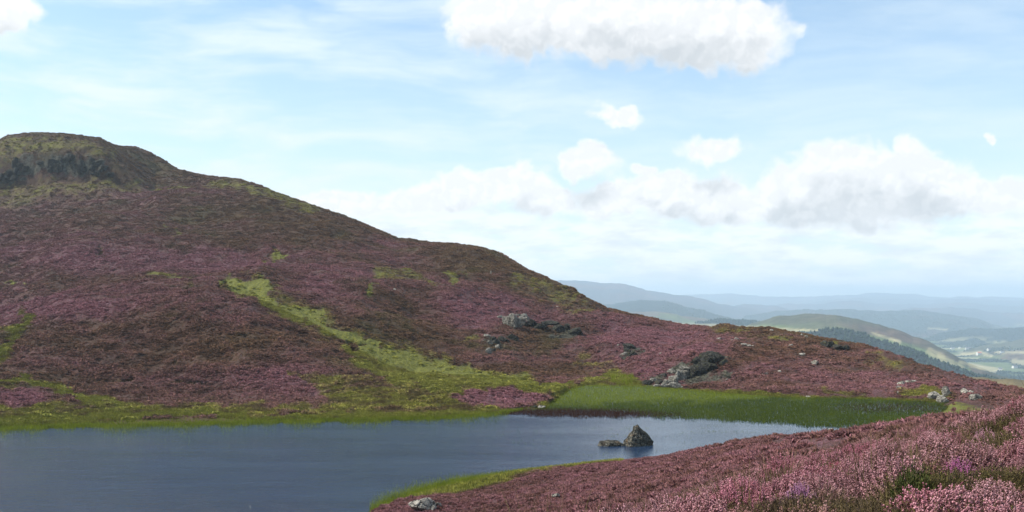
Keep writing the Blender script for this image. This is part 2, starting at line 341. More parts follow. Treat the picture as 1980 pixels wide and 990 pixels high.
G_([(300, 368, 9), (370, 365, 8)], .7); G_([(400, 355, 9), (480, 362, 13), (545, 384, 12), (600, 402, 7)], .58)
G_([(1000, 540, 12), (1060, 565, 16), (1140, 600, 12)], .52)
G_([(0, 330, 55), (30, 280, 22), (130, 276, 16), (210, 300, 16)], .54); G_([(0, 385, 26), (110, 366, 24), (260, 358, 20)], .50)
for (a, b, c_, d_, v_) in [(200, 505, 300, 26, .30), (120, 600, 120, 22, .42), (480, 505, 120, 20, .3), (640, 565, 90, 40, .32), (930, 600, 90, 22, .4), (1250, 672, 160, 26, .26), (1300, 640, 100, 14, .2),
                           (1640, 735, 100, 18, .14), (970, 772, 80, 16, .65), (40, 770, 50, 12, .5), (560, 740, 100, 25, .25), (1180, 640, 120, 16, .25), (430, 600, 60, 20, .15), (1000, 690, 80, 20, .1),
                           (330, 650, 210, 55, -.34), (620, 420, 260, 45, -.28), (890, 500, 130, 30, -.30), (1080, 640, 60, 20, -.4), (640, 620, 60, 30, -.1), (1050, 560, 90, 40, -.2), (250, 340, 90, 35, -.4), (120, 290, 180, 40, -.4), (60, 370, 120, 30, -.3),
                           (1500, 640, 120, 14, -.25), (1640, 672, 80, 16, -.35), (1370, 700, 90, 16, -.2), (1000, 720, 150, 20, -.1), (450, 380, 120, 20, -.1), (1480, 700, 70, 14, -.1)]:
    pink = pink + v_ * ell(WX, WY, a, b, c_, d_, .7)
pink = pink + (.55 * fbm(GX, GD, 60, 3, .5, 45) + .25 * fbm(GX, GD, 14, 3, .5, 46)) * sstep(GD, 150, 200)
pk_patch = ell(WX2, WY2, 970, 770, 84, 15, .3) + ell(WX2, WY2, 40, 772, 62, 15, .35); grass = grass * (1 - np.clip(pk_patch, 0, 1))
cliffk = sstep(kk, K - 7.2, K - 6.7) * (1 - sstep(kk, K - 5.2, K - 4.9))
rock = np.maximum(rock, ell(WX2, WY2, 110, 320, 100, 24, .6) * .72)
for q_ in [(1085, 638, 46, 13, .62), (958, 668, 30, 18, .6), (1216, 682, 18, 14, .62), (998, 620, 26, 16, .5), (1270, 742, 34, 14, .6), (1380, 702, 34, 20, .62)]:
    rock = np.maximum(rock, q_[4] * ell(WX2, WY2, *q_[:4], .5))
rock = np.maximum(rock, .55 * ell(WX2, WY2, 0, 345, 60, 14)); rock = np.maximum(rock, .7 * ell(WX2, WY2, 1345, 722, 70, 22, .4) + .6 * ell(WX2, WY2, 1618, 668, 26, 8))
farside = kk > I_BANK + .5
grass = grass * farside; rock = rock * farside
grass = grass * (1 - rock * .4)
# peat hags: little steps cut into the heather
hag = np.zeros(GD.shape)
for pts in ([(180, 737, 2.2), (250, 739, 2.6)], [(320, 740, 1.6), (415, 741, 1.8)], [(180, 494, 2.5), (205, 497, 2.5)], [(415, 549, 2.2), (440, 553, 2.2)], [(1030, 738, 1.5), (1120, 752, 2)], [(660, 650, 3), (690, 668, 3)], [(330, 702, 3), (345, 706, 3)], [(505, 488, 2.2), (535, 492, 2)], [(455, 637, 3), (480, 642, 2)]):
    hag = np.maximum(hag, poly_mask(WX2, WY2, pts, .5))
GZ = GZ - hag * farside * 1.1; pink = pink - hag * .8; grass = grass * (1 - hag)
# cliff relief
steps = fbm(GX * 1.0, GD * 0.3, 7, 4, .6, 40)
GZ = GZ + rock * (np.round(steps * 4) / 4 * 5.5 + np.abs(fbm(GX, GD, 3, 3, .6, 41)) * 2.2 ) * sstep(PXG, 400, 300)
# near bank: green rim by the water
rim = (1 - sstep(GZ, .25, 1.1)) * (kk < 6) * (kk > 3.5)
grass = np.where(kk < 6, rim, grass)
pink = np.where(kk < 6, .62 + .25 * fbm(GX, GD, 9, 3, .5, 50), pink)
PXV = (GX / GD * F + 990); PYV = YH + (H - GZ) / GD * F
def terrain(name, r0, r1, mat, **kw):
    s = slice(r0, r1 + 1); V = np.stack([GX[s], GD[s], GZ[s]], -1).reshape(-1, 3)
    return new_mesh(name, V, grid_faces(GX[s].shape[0], GX.shape[1]), {'grass': grass[s].ravel(), 'pink': pink[s].ravel(), 'rock': rock[s].ravel()}, mat)
row_split = int(np.argmax(rowk >= I_BANK)); nrow = len(rowk)
o = terrain('ground', 0, row_split, M['moor']); tag(o, kind='structure')
o = terrain('hillside', row_split, nrow - 1, M['moor']); tag(o, kind='structure')

def at(pxx, pyy, lo=None, hi=None, behind=None):
    """ground point seen at a photo pixel; lo/hi limit the loft rows"""
    c = int(np.argmin(np.abs(px - pxx)))
    r = np.arange(0 if lo is None else lo, nrow if hi is None else hi)
    ok = np.where(PYV[r, c] <= pyy)[0]
    if not len(ok): i = r[np.argmin(PYV[r, c])]
    else: i = r[ok[0]]
    d = GD[i, c]; return np.array([d * (pxx - 990) / F, d, GZ[i, c]])
rock_mask = rock
HILL0 = int(np.argmax(rowk >= I_BANK + 1))

# ================================================================ lake
m, t = material('lake_water')
pos = t.n('ShaderNodeNewGeometry').outputs['Position']
calm = t.ss(t.n('ShaderNodeSeparateXYZ', {0: pos}).outputs[0], 20, -22, .10, 1.0)
gust = t.ss(t.noise(t.v('MULTIPLY', pos, (.22, 1, 1)), .11, 5, .6), .32, .68, .55, 1.25)
wv1 = t.noise(t.v('MULTIPLY', pos, (.75, 1.5, 1)), 2.2, 4, .6)
wv2 = t.noise(t.v('MULTIPLY', pos, (.6, 1.2, 1)), .7, 2, .5)
hgt = t.m('MULTIPLY', t.m('ADD', wv1, t.m('MULTIPLY', wv2, .8)), t.m('MULTIPLY', t.m('MULTIPLY', calm, gust), t.ss(t.n('ShaderNodeAttribute', attribute_name='still').outputs['Fac'], 0, 1, 1, .7)))
b = t.n('ShaderNodeBsdfPrincipled', {'Base Color': (0.014, 0.030, 0.062, 1), 'Roughness': 0.12, 'IOR': 1.333})
t.set(b.inputs['Normal'], t.n('ShaderNodeBump', {'Strength': 1.0, 'Distance': 0.34, 'Height': hgt}).outputs[0])
t.n('ShaderNodeOutputMaterial', {'Surface': b}); M['water'] = m
wpx = np.arange(-900, 1901, 8.0); wd = np.linspace(0, 1, 160)
d_in = np.interp(wpx, px, d5) - 4; d_out = np.interp(wpx, px, D7) + 3
WDp = d_in[None] + (d_out - d_in)[None] * wd[:, None]
V = np.stack([WDp * (wpx - 990) / F, WDp, 0 * WDp], -1).reshape(-1, 3)
WY_ = YH + H / WDp * F; WPX = wpx[None] + 0 * WDp
yl = np.interp(WPX, [-900, 880, 940, 1000, 1300, 1400, 1500, 1700, 1900], [-500, 780, 800, 809, 810, 817, 826, 840, 850]) + fbm(WPX, WY_ * 6, 80, 3, .5, 55) * 5
still = sstep(yl - WY_, -2, 3)
tag(new_mesh('lake', V, grid_faces(len(wd), len(wpx)), {'still': still.ravel()}, M['water']), kind='structure')

# ================================================================ distant hills and valley
fpx = np.arange(-200, 2350, 3.0); fd = np.exp(np.linspace(math.log(700), math.log(24800), 540))
FX, FD = np.meshgrid(fpx, fd)
WXf = FD * (FX - 990) / F
floor = -300 + fbm(WXf, FD, 1800, 4, .5, 60) * 26
nrid = fbm(WXf, FD, 900, 5, .55, 61)
# name: (crest rows, depth, slope near, slope far, colour id)
RID = [
 ({-200: 620, 1480: 600, 1540: 590, 1600: 580, 1660: 577, 1760: 580, 1860: 578, 1950: 581, 2350: 580}, {0: 18000}, .10, .3, 0),
 ({-200: 640, 1600: 620, 1700: 604, 1760: 596, 1840: 594, 1920: 600, 1990: 608, 2350: 640}, {0: 12500}, .10, .3, 0),
 ({-200: 640, 1240: 620, 1380: 596, 1440: 588, 1500: 594, 1580: 610, 2350: 700}, {0: 12800}, .10, .3, 0),
 ({-200: 560, 900: 560, 1040: 549, 1080: 543, 1115: 541, 1150: 545, 1210: 548, 1250: 560, 1290: 568, 1330: 574, 1400: 586, 1480: 606, 1560: 640, 2350: 700}, {0: 11500}, .12, .3, 0),
 ({-200: 575, 1250: 575, 1330: 571, 1395: 566, 1440: 570, 1510: 574, 1560: 575, 1620: 570, 1700: 567, 1760: 571, 1850: 575, 2350: 577}, {0: 21000}, .08, .3, 0),
 ({-200: 700, 1380: 640, 1480: 592, 1560: 586, 1640: 583, 1740: 588, 1850: 586, 1980: 592, 2350: 590}, {0: 15500}, .10, .3, 0),
 ({-200: 580, 1100: 590, 1180: 587, 1250: 580, 1290: 585, 1340: 597, 1400: 612, 1480: 640, 2350: 900}, {0: 7800}, .12, .3, 1),
 ({-200: 700, 1380: 700, 1440: 612, 1500: 603, 1560: 599, 1640: 597, 1700: 600, 1760: 600, 1830: 607, 1900: 618, 1950: 632, 2050: 650, 2350: 700}, {0: 9600}, .11, .3, 3),
 ({-200: 700, 1150: 608, 1250: 604, 1330: 612, 1400: 622, 1500: 640, 1700: 700, 2350: 900}, {0: 6000}, .07, .2, 2),
 ({-200: 760, 1300: 690, 1345: 624, 1380: 619, 1440: 621, 1480: 626, 1540: 650, 1700: 700, 2350: 900}, {0: 4600}, .12, .3, 1),
 ({-200: 800, 1400: 660, 1450: 628, 1480: 618, 1505: 611, 1560: 609, 1620: 612, 1660: 618, 1700: 627, 1740: 640, 1790: 658, 1830: 680, 1870: 702, 1910: 718, 1960: 738, 2050: 800, 2350: 950}, {0: 3400, 1560: 3400, 1900: 2900}, .24, .4, 2),
 ({-200: 900, 1480: 690, 1540: 648, 1600: 637, 1650: 641, 1690: 654, 1730: 667, 1770: 681, 1810: 697, 1850: 712, 1900: 726, 1960: 742, 2350: 900}, {0: 2500, 1600: 2500, 1900: 2150}, .24, .4, 1),
 ({-200: 900, 1700: 720, 1790: 655, 1830: 643, 1870: 637, 1920: 635, 1980: 634, 2100: 628, 2350: 630}, {0: 7200}, .17, .35, 1),
 ({-200: 900, 1800: 730, 1850: 684, 1900: 668, 1980: 656, 2100: 640, 2350: 640}, {0: 5600}, .12, .3, 2),
 ({-200: 900, 1740: 800, 1800: 726, 1850: 727, 1900: 732, 1980: 738, 2100: 742, 2350: 750}, {0: 900}, .05, .5, 4),
]
FZ = floor.copy(); cid = np.full(FZ.shape, 5)
for cr, dk, sn, sf, ci in RID:
    y_ = np.interp(FX, *zip(*sorted(cr.items()))); dd_ = np.interp(FX, *zip(*sorted(dk.items())))
    wob = 1 + 0.03 * fbm(FX, 0 * FX + ci, 160, 2, .5, 62); dd_ = dd_ * wob
    cz = H - dd_ * (y_ - YH) / F
    cz = cz + dd_ / F * 6.5 * fbm(FX, 0 * FX + ci * 7 + dk[0] * .01, 70, 4, .55, 64)
    wdt = dd_ * .03
    e = np.where(FD < dd_, sn, sf) * (np.sqrt((FD - dd_) ** 2 + wdt ** 2) - wdt)
    off = np.abs(FD - dd_)
    rough = nrid * np.minimum(off * .10, 60) + fbm(WXf, FD, 300, 4, .55, 63) * np.minimum(14, dd_ * .0020)
    z = cz - e + rough
    win = z > FZ; FZ = np.where(win, z, FZ); cid = np.where(win, ci, cid)
PYF = YH + (H - FZ) / FD * F
CC = np.array([(.045, .048, .060), (.008, .018, .018), (.060, .064, .036), (.022, .036, .034), (.13, .10, .045), (.10, .13, .05)])  # far ranges bluish: some distance haze is put into the land colour
colr = CC[cid]
def mixc(c0, c1, f): return c0 + (np.array(c1) - c0) * f[..., None]
nA = fbm(WXf, FD, 700, 4, .55, 70); nB = fbm(WXf, FD, 260, 4, .55, 71); nC = fbm(WXf, FD * 1.2, 520, 3, .5, 72)
isF = (cid == 5)
low = sstep(FZ - floor, 60, 10)
colr = mixc(colr, (.010, .022, .018), low * sstep(nB, -.06, .07) * (FD > 1500))
colr = mixc(colr, (.30, .28, .15), low * sstep(nC, .16, .24) * sstep(nB, .02, -.05) * (FD > 1500) * .65)
colr = mixc(colr, (.13, .065, .055), (cid == 2) * sstep(nA, 0, .3) * .45)
colr = mixc(colr, (.09, .12, .035), (cid == 2) * sstep(nC, .02, .2) * .8)
colr = mixc(colr, (.11, .055, .05), ((cid == 0) | (cid == 3)) * sstep(nA, -.05, .3) * .6)
FXw = FX + nB * 25; PYw = PYF + nA * 7
def strip(pts, c_, v=1.0, sh=.4, which=None):
    global colr
    mk = poly_mask(FXw, PYw, pts, sh) * v
    if which is not None: mk = mk * np.isin(cid, which)
    colr = mixc(colr, c_, mk)
pale = (.33, .29, .16); green = (.09, .13, .045)
strip([(1680, 652, 4), (1740, 668, 5), (1790, 684, 5), (1840, 702, 4), (1870, 716, 3)], green, .9, .5, [2]); strip([(1690, 646, 2), (1735, 662, 3)], pale, .8, .5, [2])
strip([(1790, 678, 5), (1830, 697, 5), (1860, 712, 3)], pale, .7, .5, [2])
strip([(1300, 627, 4), (1380, 630, 4), (1520, 637, 3), (1580, 640, 2)], pale, .75, .5)
strip([(1690, 690, 3), (1740, 707, 4), (1800, 722, 3)], green, .8, .5); strip([(1720, 702, 2), (1780, 718, 2)], pale, .7)
strip([(1790, 634, 2.5), (1835, 637, 2)], pale, .8, .5); strip([(1850, 684, 4), (1895, 680, 4), (1920, 690, 3)], pale, .9); strip([(1855, 700, 3), (1900, 712, 5), (1930, 716, 3)], pale, .9)
strip([(1930, 682, 2), (1990, 684, 3)], pale, .8); strip([(1960, 700, 3), (1990, 703, 3)], pale, .8)
V = np.stack([WXf, FD, FZ], -1).reshape(-1, 3)
m, t = material('far_land')
ca = t.n('ShaderNodeAttribute', attribute_name='tint').outputs['Color']
pos = t.n('ShaderNodeNewGeometry').outputs['Position']
nz = t.noise(pos, .02, 5, .65)
finish(t, t.mix(1.0, ca, t.mix(t.ss(nz, .35, .65), (.72, .74, .72), (1.25, 1.22, 1.2)), 'MULTIPLY'), .95, nz, .5, 20); M['far'] = m
C4 = np.concatenate([colr, np.ones(colr.shape[:2] + (1,))], -1).reshape(-1, 4)
nearrow = int(np.argmax(fd > 60000)) or len(fd)
tag(new_mesh('distant_hills', V, grid_faces(len(fd), len(fpx)), {'tint': C4}, M['far']), kind='structure')
def far_at(pxx, pyy, dmin=1500):
    c = int(np.argmin(np.abs(fpx - pxx))); r = np.where((fd > dmin) & (PYF[:, c] <= pyy))[0]
    i = r[0]; return np.array([fd[i] * (pxx - 990) / F, fd[i], FZ[i, c]]), i, c
m, t = material('wood_leaves'); rn = t.n('ShaderNodeAttribute', attribute_name='rnd').outputs['Fac']; finish(t, t.mix(rn, (.012, .028, .024), (.032, .052, .036)), .9); M['wood'] = m
g_ = np.random.default_rng(31); q = np.where((FD > 1700) & (FD < 9500) & (FX > 1280) & (FX < 2080) & ((colr[..., 1] < .060)))
wt = FD[q] ** 1.2; pick = g_.choice(len(q[0]), 34000, p=wt / wt.sum()); r_, c_ = q[0][pick], q[1][pick]
dd = FD[r_, c_] * (1 + g_.normal(size=len(r_)) * .004); pxx = FX[r_, c_] + g_.uniform(-2, 2, len(r_)); P = np.stack([dd * (pxx - 990) / F, dd, FZ[r_, c_] + 0.5], 1)
TV = np.array([(math.cos(a), math.sin(a), z) for z, a0 in ((.0, 0), (.55, .5)) for a in [a0 + k * 2 * math.pi / 5 for k in range(5)]] + [(0, 0, 1), (0, 0, -.25)])
TV[:5, :2] *= 1.0; TV[5:10, :2] *= .72
TF = np.array([(i, (i + 1) % 5, 5 + i) for i in range(5)] + [((i + 1) % 5, 5 + (i + 1) % 5, 5 + i) for i in range(5)] + [(5 + i, 5 + (i + 1) % 5, 10) for i in range(5)] + [((i + 1) % 5, i, 11) for i in range(5)])
n = len(P); s = g_.uniform(2.2, 4.2, n); V = P[:, None] + TV[None] * np.stack([s, s, s * g_.uniform(1.3, 2.0, n)], 1)[:, None] * g_.uniform(.8, 1.2, (n, 12, 1))
tag(new_mesh('woodland', V.reshape(-1, 3), (TF[None] + (np.arange(n) * 12)[:, None, None]).reshape(-1, 3), {'rnd': np.repeat(g_.uniform(0, 1, n), 12)}, M['wood'], False), kind='stuff')

# ================================================================ haze
hb = 0
def haze():
    x0, x1, y0, y1, z0, z1 = -16000, 34000, -60, 25500, -520, 262
    V = np.array([(x, y, z) for z in (z0, z1) for y in (y0, y1) for x in (x0, x1)], float)
    Fc = np.array([(0, 2, 3, 1), (4, 5, 7, 6), (0, 1, 5, 4), (2, 6, 7, 3), (0, 4, 6, 2), (1, 3, 7, 5)])
    m = bpy.data.materials.new('haze'); m.use_nodes = True; t = NT(m.node_tree)
    v = t.n('ShaderNodeVolumePrincipled', {'Color': (0.69, 0.86, 1.0, 1), 'Density': 9.5e-5, 'Anisotropy': 0.2})
    out = t.n('ShaderNodeOutputMaterial'); t.t.links.new(v.outputs[0], out.inputs['Volume'])
    o = new_mesh('haze', V, Fc, None, m, False); tag(o, kind='stuff')
haze()
# ================================================================ rocks
def rock_material(name, dark, mid, lich, spot=(.30, .22, .07), sf=.0, rep=1.0):
    m, t = material(name)
    pos = t.n('ShaderNodeNewGeometry').outputs['Position']
    a = t.noise(pos, 1.1 * rep, 6, .68); b_ = t.noise(pos, 4.5 * rep, 5, .7); c_ = t.noise(t.v('ADD', pos, (9, 4, 2)), 2.2 * rep, 4, .6)
    col = t.mix(t.ss(a, .34, .62), dark, mid)
    col = t.mix(t.ss(b_, .52, .64, 0, .85), col, lich)
    col = t.mix(t.ss(c_, .56, .66, 0, sf), col, spot)
    vo = t.n('ShaderNodeTexVoronoi', {'Scale': 1.4 * rep}, feature='DISTANCE_TO_EDGE'); t.set(vo.inputs['Vector'], t.v('ADD', pos, t.v('MULTIPLY', t.noise(pos, 2 * rep, 3, out=1), (.5, .5, .5))))
    cr = t.ss(vo.outputs['Distance'], .0, .06)
    col = t.mix(cr, (.02, .019, .017), col)
    finish(t, col, .9, t.m('ADD', t.m('MULTIPLY', cr, .6), t.m('ADD', b_, a)), .9, .18); M[name] = m
rock_material('rock_grey', (.10, .09, .072), (.25, .23, .19), (.38, .36, .30))
rock_material('rock_pale', (.15, .13, .10), (.34, .31, .26), (.47, .44, .37))
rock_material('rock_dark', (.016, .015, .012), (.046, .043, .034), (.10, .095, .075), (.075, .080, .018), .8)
rock_material('rock_lake', (.040, .036, .028), (.115, .103, .076), (.34, .32, .26), (.17, .085, .03), .5, 1.3)
import bmesh
_b = bmesh.new(); bmesh.ops.create_icosphere(_b, subdivisions=5, radius=1.0)
ICV = np.array([v.co[:] for v in _b.verts]); ICF = np.array([[v.index for v in f.verts] for f in _b.faces]); _b.free()
_b = bmesh.new(); bmesh.ops.create_icosphere(_b, subdivisions=3, radius=1.0)
ICV3 = np.array([v.co[:] for v in _b.verts]); ICF3 = np.array([[v.index for v in f.verts] for f in _b.faces]); _b.free()
def rock_shape(seed, cuts=13, rough=.085, big=True, upright=False):
    g_ = np.random.default_rng(seed); D = ICV if big else ICV3; Fc = ICF if big else ICF3
    N = g_.normal(size=(cuts, 3)); N /= np.linalg.norm(N, axis=1)[:, None]
    if upright: N[:, 2] *= .35; N /= np.linalg.norm(N, axis=1)[:, None]; N[0] = (0.1, -.1, 1)
    h = g_.uniform(.62, 1.0, cuts)
    dt = D @ N.T; r = np.where(dt > 1e-3, h / np.maximum(dt, 1e-3), 9).min(1); r = np.minimum(r, 1.25)
    V = D * r[:, None]
    n = fbm(V[:, 0] + V[:, 2] * .7 + seed, V[:, 1] - V[:, 2] * .6, .8, 4, .6, seed % 50)
    n2 = np.abs(fbm(V[:, 0] * 1.3 - V[:, 2] + seed, V[:, 1] + V[:, 2] * .9, .5, 3, .6, seed % 50 + 5))
    st = np.round((n * 1.3 + V[:, 0] * .35 + V[:, 2] * .2) * 5) / 5
    return V * (1 + rough * 2.0 * n - rough * 1.8 * n2 + rough * 2.2 * (st - n * 1.3 - V[:, 0] * .35 - V[:, 2] * .2))[:, None], Fc
def rotz(V, a): c_, s = math.cos(a), math.sin(a); return np.stack([V[:, 0] * c_ - V[:, 1] * s, V[:, 0] * s + V[:, 1] * c_, V[:, 2]], 1)
def rock(name, loc, size, seed, mat, parent=None, tilt=0, big=True, **kw):
    V, Fc = rock_shape(seed, big=big, **kw)
    V = rotz(V, seed * 1.3) * np.array(size)
    c_, s = math.cos(tilt), math.sin(tilt); V = np.stack([V[:, 0] * c_ + V[:, 2] * s, V[:, 1], -V[:, 0] * s + V[:, 2] * c_], 1)
    o = new_mesh(name, V, Fc, None, M[mat], False, parent); o.location = loc; return o
def boulder(pxx, pyy, wpx, hpx, seed, label, mat='rock_pale', sink=.3, group='boulders scattered over the heather slopes', loc=None, name='boulder'):
    p = at(pxx, pyy, HILL0) if loc is None else np.array(loc, float)
    s = p[1] / F
    o = rock(name, (p[0], p[1], p[2] + hpx * s * (.5 - sink)), (wpx * s * .55, wpx * s * .5, hpx * s * .62), seed, mat, big=wpx > 12)
    return tag(o, label, 'rock', group)
# the pyramid rock and the flat rock standing in the lake
def hull_rock(name, pts, seed, mat, amp=.06):
    bm = bmesh.new()
    for p in pts: bm.verts.new(p)
    r_ = bmesh.ops.convex_hull(bm, input=bm.verts)
    bmesh.ops.delete(bm, geom=[v for v in bm.verts if not v.link_faces], context='VERTS')
    bmesh.ops.triangulate(bm, faces=bm.faces)
    for _ in range(4): bmesh.ops.subdivide_edges(bm, edges=bm.edges, cuts=1, use_grid_fill=True)
    bmesh.ops.triangulate(bm, faces=bm.faces)
    bm.normal_update()
    V = np.array([v.co[:] for v in bm.verts]); N = np.array([v.normal[:] for v in bm.verts])
    Fc = np.array([[v.index for v in f.verts] for f in bm.faces]); bm.free()
    n = fbm(V[:, 0] + V[:, 2] * .7, V[:, 1] - V[:, 2] * .5, 1.3, 5, .62, seed)
    st = np.round(fbm(V[:, 0] - V[:, 2] * .4, V[:, 1] + V[:, 2] * .3, .9, 2, .5, seed + 4) * 4) / 4
    cr = np.abs(fbm(V[:, 0] * 1.2 + V[:, 1] * .8 + V[:, 2] * .5, V[:, 2] * .35 - V[:, 0] * .3, .55, 3, .6, seed + 9)); lg = np.round(fbm(V[:, 0] * .6 + V[:, 1], V[:, 2] * 1.6 + V[:, 0] * .5, .8, 2, .5, seed + 13) * 3) / 3
    return new_mesh(name, V + N * (amp * 2.6 * n + amp * 2.0 * st - amp * 3.0 * cr + amp * 2.6 * lg)[:, None], Fc, None, M[mat], False)
dR = H * F / (861 - YH); sR = dR / F
X = lambda p: (p - 1232) * sR; Z = lambda y: (861 - y) * sR
o = hull_rock('rock', [(X(1200), -.5, -.5), (X(1267), -.1, -.5), (X(1214), -1.5, -.5), (X(1240), -1.1, -.5), (X(1208), 1.2, -.5), (X(1252), 1.6, -.5),
    (X(1232), .0, Z(820)), (X(1227), .1, Z(822)), (X(1236), .5, Z(824)), (X(1212), -.5, Z(847)), (X(1243), .3, Z(834)), (X(1256), .2, Z(847)), (X(1264), .1, Z(854)), (X(1240), -.5, Z(843)), (X(1220), -1.0, Z(846)), (X(1203), -.3, Z(857))], 3, 'rock_lake', .07)
o.location = ((1232 - 990) * sR, dR, 0); tag(o, 'large pointed pyramid shaped rock standing in the lake', 'rock', 'rocks standing in the lake')
o = hull_rock('rock', [(X(1150) + 3.4, 0, -.4), (X(1208) + 3.4, -.1, -.4), (X(1170) + 3.4, -.9, -.4), (X(1190) + 3.4, 1.0, -.4), (X(1160) + 3.4, 0, Z(853)), (X(1172) + 3.4, .1, Z(849.5)), (X(1192) + 3.4, .1, Z(850)), (X(1204) + 3.4, -.2, Z(856)), (X(1180) + 3.4, -.6, Z(853.5))], 8, 'rock_lake', .06)
o.location = ((1232 - 990) * sR - 3.4, dR - .3, 0); tag(o, 'low flat mossy rock in the lake left of the pyramid rock', 'rock', 'rocks standing in the lake')
# boulders on the far side
for i, (a, b_, w_, h_, mt, lb) in enumerate([
 (1492, 641, 8, 5, 'rock_pale', 'small pale boulder on the skyline right of the rounded green knoll'),
 (1550, 651, 7, 6, 'rock_pale', 'left one of two pale boulders on the sloping skyline'),
 (1559, 652, 7, 5, 'rock_pale', 'right one of two pale boulders on the sloping skyline'),
 (1425, 659, 10, 7, 'rock_grey', 'brown rounded boulder in heather below the green knoll'),
 (1414, 660, 8, 3, 'rock_pale', 'flat pale stone just left of the brown rounded boulder'),
 (1439, 667, 11, 4, 'rock_pale', 'flat pale slab at the left of a line of three slabs'),
 (1448, 669, 9, 4, 'rock_pale', 'small flat slab in the middle of a line of three slabs'),
 (1457, 670, 8, 3, 'rock_pale', 'thin pale slab at the right of a line of three slabs'),
 (1530, 669, 10, 5, 'rock_grey', 'grey boulder half sunk in brown heather above the long white slab'),
 (1552, 687, 15, 4, 'rock_pale', 'long low white slab lying in the heather'),
 (1575, 705, 14, 10, 'rock_pale', 'bright squarish boulder in the middle of the right hand heather slope'),
 (1503, 696, 6, 4, 'rock_pale', 'tiny pale stone left of the bright squarish boulder'),
 (1506, 720, 8, 6, 'rock_pale', 'small round stone right of a wider pale boulder in purple heather'),
 (1480, 724, 11, 6, 'rock_pale', 'wider pale boulder in purple heather above the lake'),
 (1405, 738, 6, 7, 'rock_pale', 'small upright stone below the dark crag near the green water edge'),
 (1390, 655, 10, 3, 'rock_pale', 'thin pale stone streak on the pinkish shoulder'),
 (1742, 744, 12, 9, 'rock_pale', 'pale boulder at the top left of the shore boulder group'),
 (1756, 741, 9, 6, 'rock_grey', 'small grey boulder between the two top shore boulders'),
 (1766, 742, 14, 8, 'rock_pale', 'pale boulder at the top right of the shore boulder group'),
 (1738, 753, 12, 8, 'rock_grey', 'grey boulder below the pale top left one of the shore group'),
 (1736, 761, 6, 5, 'rock_pale', 'small light stone at the foot of the shore boulder group'),
 (1806, 768, 22, 14, 'rock_pale', 'broad pale boulder beside the upright grey one on the right shore'),
 (1829, 764, 13, 18, 'rock_grey', 'upright grey boulder on the right shore'),
 (1820, 781, 22, 14, 'rock_grey', 'grey boulder at the water edge below the upright one'),
 (1865, 760, 17, 11, 'rock_pale', 'large bright boulder right of the shore group near the foreground heather'),
 (1878, 761, 12, 8, 'rock_pale', 'smaller pale boulder leaning against the large bright one'),
 (1890, 772, 22, 14, 'rock_grey', 'grey rounded boulder just above the edge of the foreground heather'),
 (1563, 768, 12, 4, 'rock_pale', 'low pale stone at the green water edge'),
 (763, 562, 7, 4, 'rock_pale', 'white stone on the left hill beside the green patches'),
 (753, 555, 4, 3, 'rock_pale', 'tiny white stone just up left of the larger white one'),
 (949, 530, 3, 9, 'rock_pale', 'thin upright pale stone on the brown shoulder of the hill'),
 (1077, 595, 5, 3, 'rock_pale', 'tiny pale stone above the dark overhang on the hill flank'),
 (1046, 789, 15, 8, 'rock_grey', 'grey stone at the tip of the purple heather point'),
 (1033, 788, 9, 5, 'rock_dark', 'dark stone left of the grey one at the heather point'),
 (1195, 668, 5, 3, 'rock_pale', 'tiny pale stone on the pink saddle'),
 (1277, 684, 5, 3, 'rock_pale', 'tiny white stone in bright pink heather right of the small dark crag')]):
    boulder(a, b_, w_, h_, 100 + i * 7, lb, mt)
# stones by the near shore
for i, (a, b_, w_, h_, lb) in enumerate([(812, 989, 46, 24, 'large cream lichened boulder on the near grassy shore'), (846, 984, 16, 15, 'small cream boulder right of the large one on the near shore'),
                                         (831, 990, 20, 13, 'low stone wedged between the two cream shore boulders'), (1075, 966, 12, 8, 'small pale stone alone in the near heather slope'), (1605, 827, 13, 8, 'small white stone on the edge of the near heather slope above the green water')]):
    c_ = int(np.argmin(np.abs(px - a))); r = np.where((rowk > 3.2) & (rowk < 4.6) & (PYV[:, c_] <= b_))[0]; ii = r[0] if len(r) else int(np.argmax(rowk > 4))
    p = (GD[ii, c_] * (a - 990) / F, GD[ii, c_], GZ[ii, c_] + (.15 if i > 2 else 0))
    boulder(a, b_, w_, h_, 400 + i * 5, lb, 'rock_pale', .15, loc=p)
# outcrops: an Empty and its blocks
def outcrop(name, label, blocks, base, cat='outcrop', group=None):
    p0 = at(base[0], base[1], HILL0)
    e = bpy.data.objects.new(name, None); sc.collection.objects.link(e); e.location = p0; tag(e, label, cat, group)
    for i, (a, b_, w_, h_, mt, up) in enumerate(blocks):
        p = at(a, b_, HILL0); s = p[1] / F
        rock('rock_block', tuple(p - p0 + np.array([0, 0, h_ * s * .16])), (w_ * s * .64, max(w_, h_) * s * .6, h_ * s * .66), int(a * 3 + b_), mt, e, big=max(w_, h_) > 14, upright=up, rough=.14)
outcrop('rock_outcrop', 'grey fissured outcrop with upright slabs on the hill flank', [
 (978, 625, 12, 18, 'rock_grey', 1), (986, 627, 12, 26, 'rock_grey', 1), (995, 632, 14, 32, 'rock_grey', 1), (1003, 634, 12, 28, 'rock_grey', 1), (1010, 628, 14, 22, 'rock_grey', 1), (1017, 622, 12, 12, 'rock_grey', 0), (992, 614, 14, 10, 'rock_pale', 0), (1012, 616, 14, 9, 'rock_grey', 0), (1002, 612, 10, 8, 'rock_grey', 1), (968, 616, 10, 8, 'rock_grey', 0), (1026, 630, 16, 14, 'rock_dark', 0)], (1000, 634))
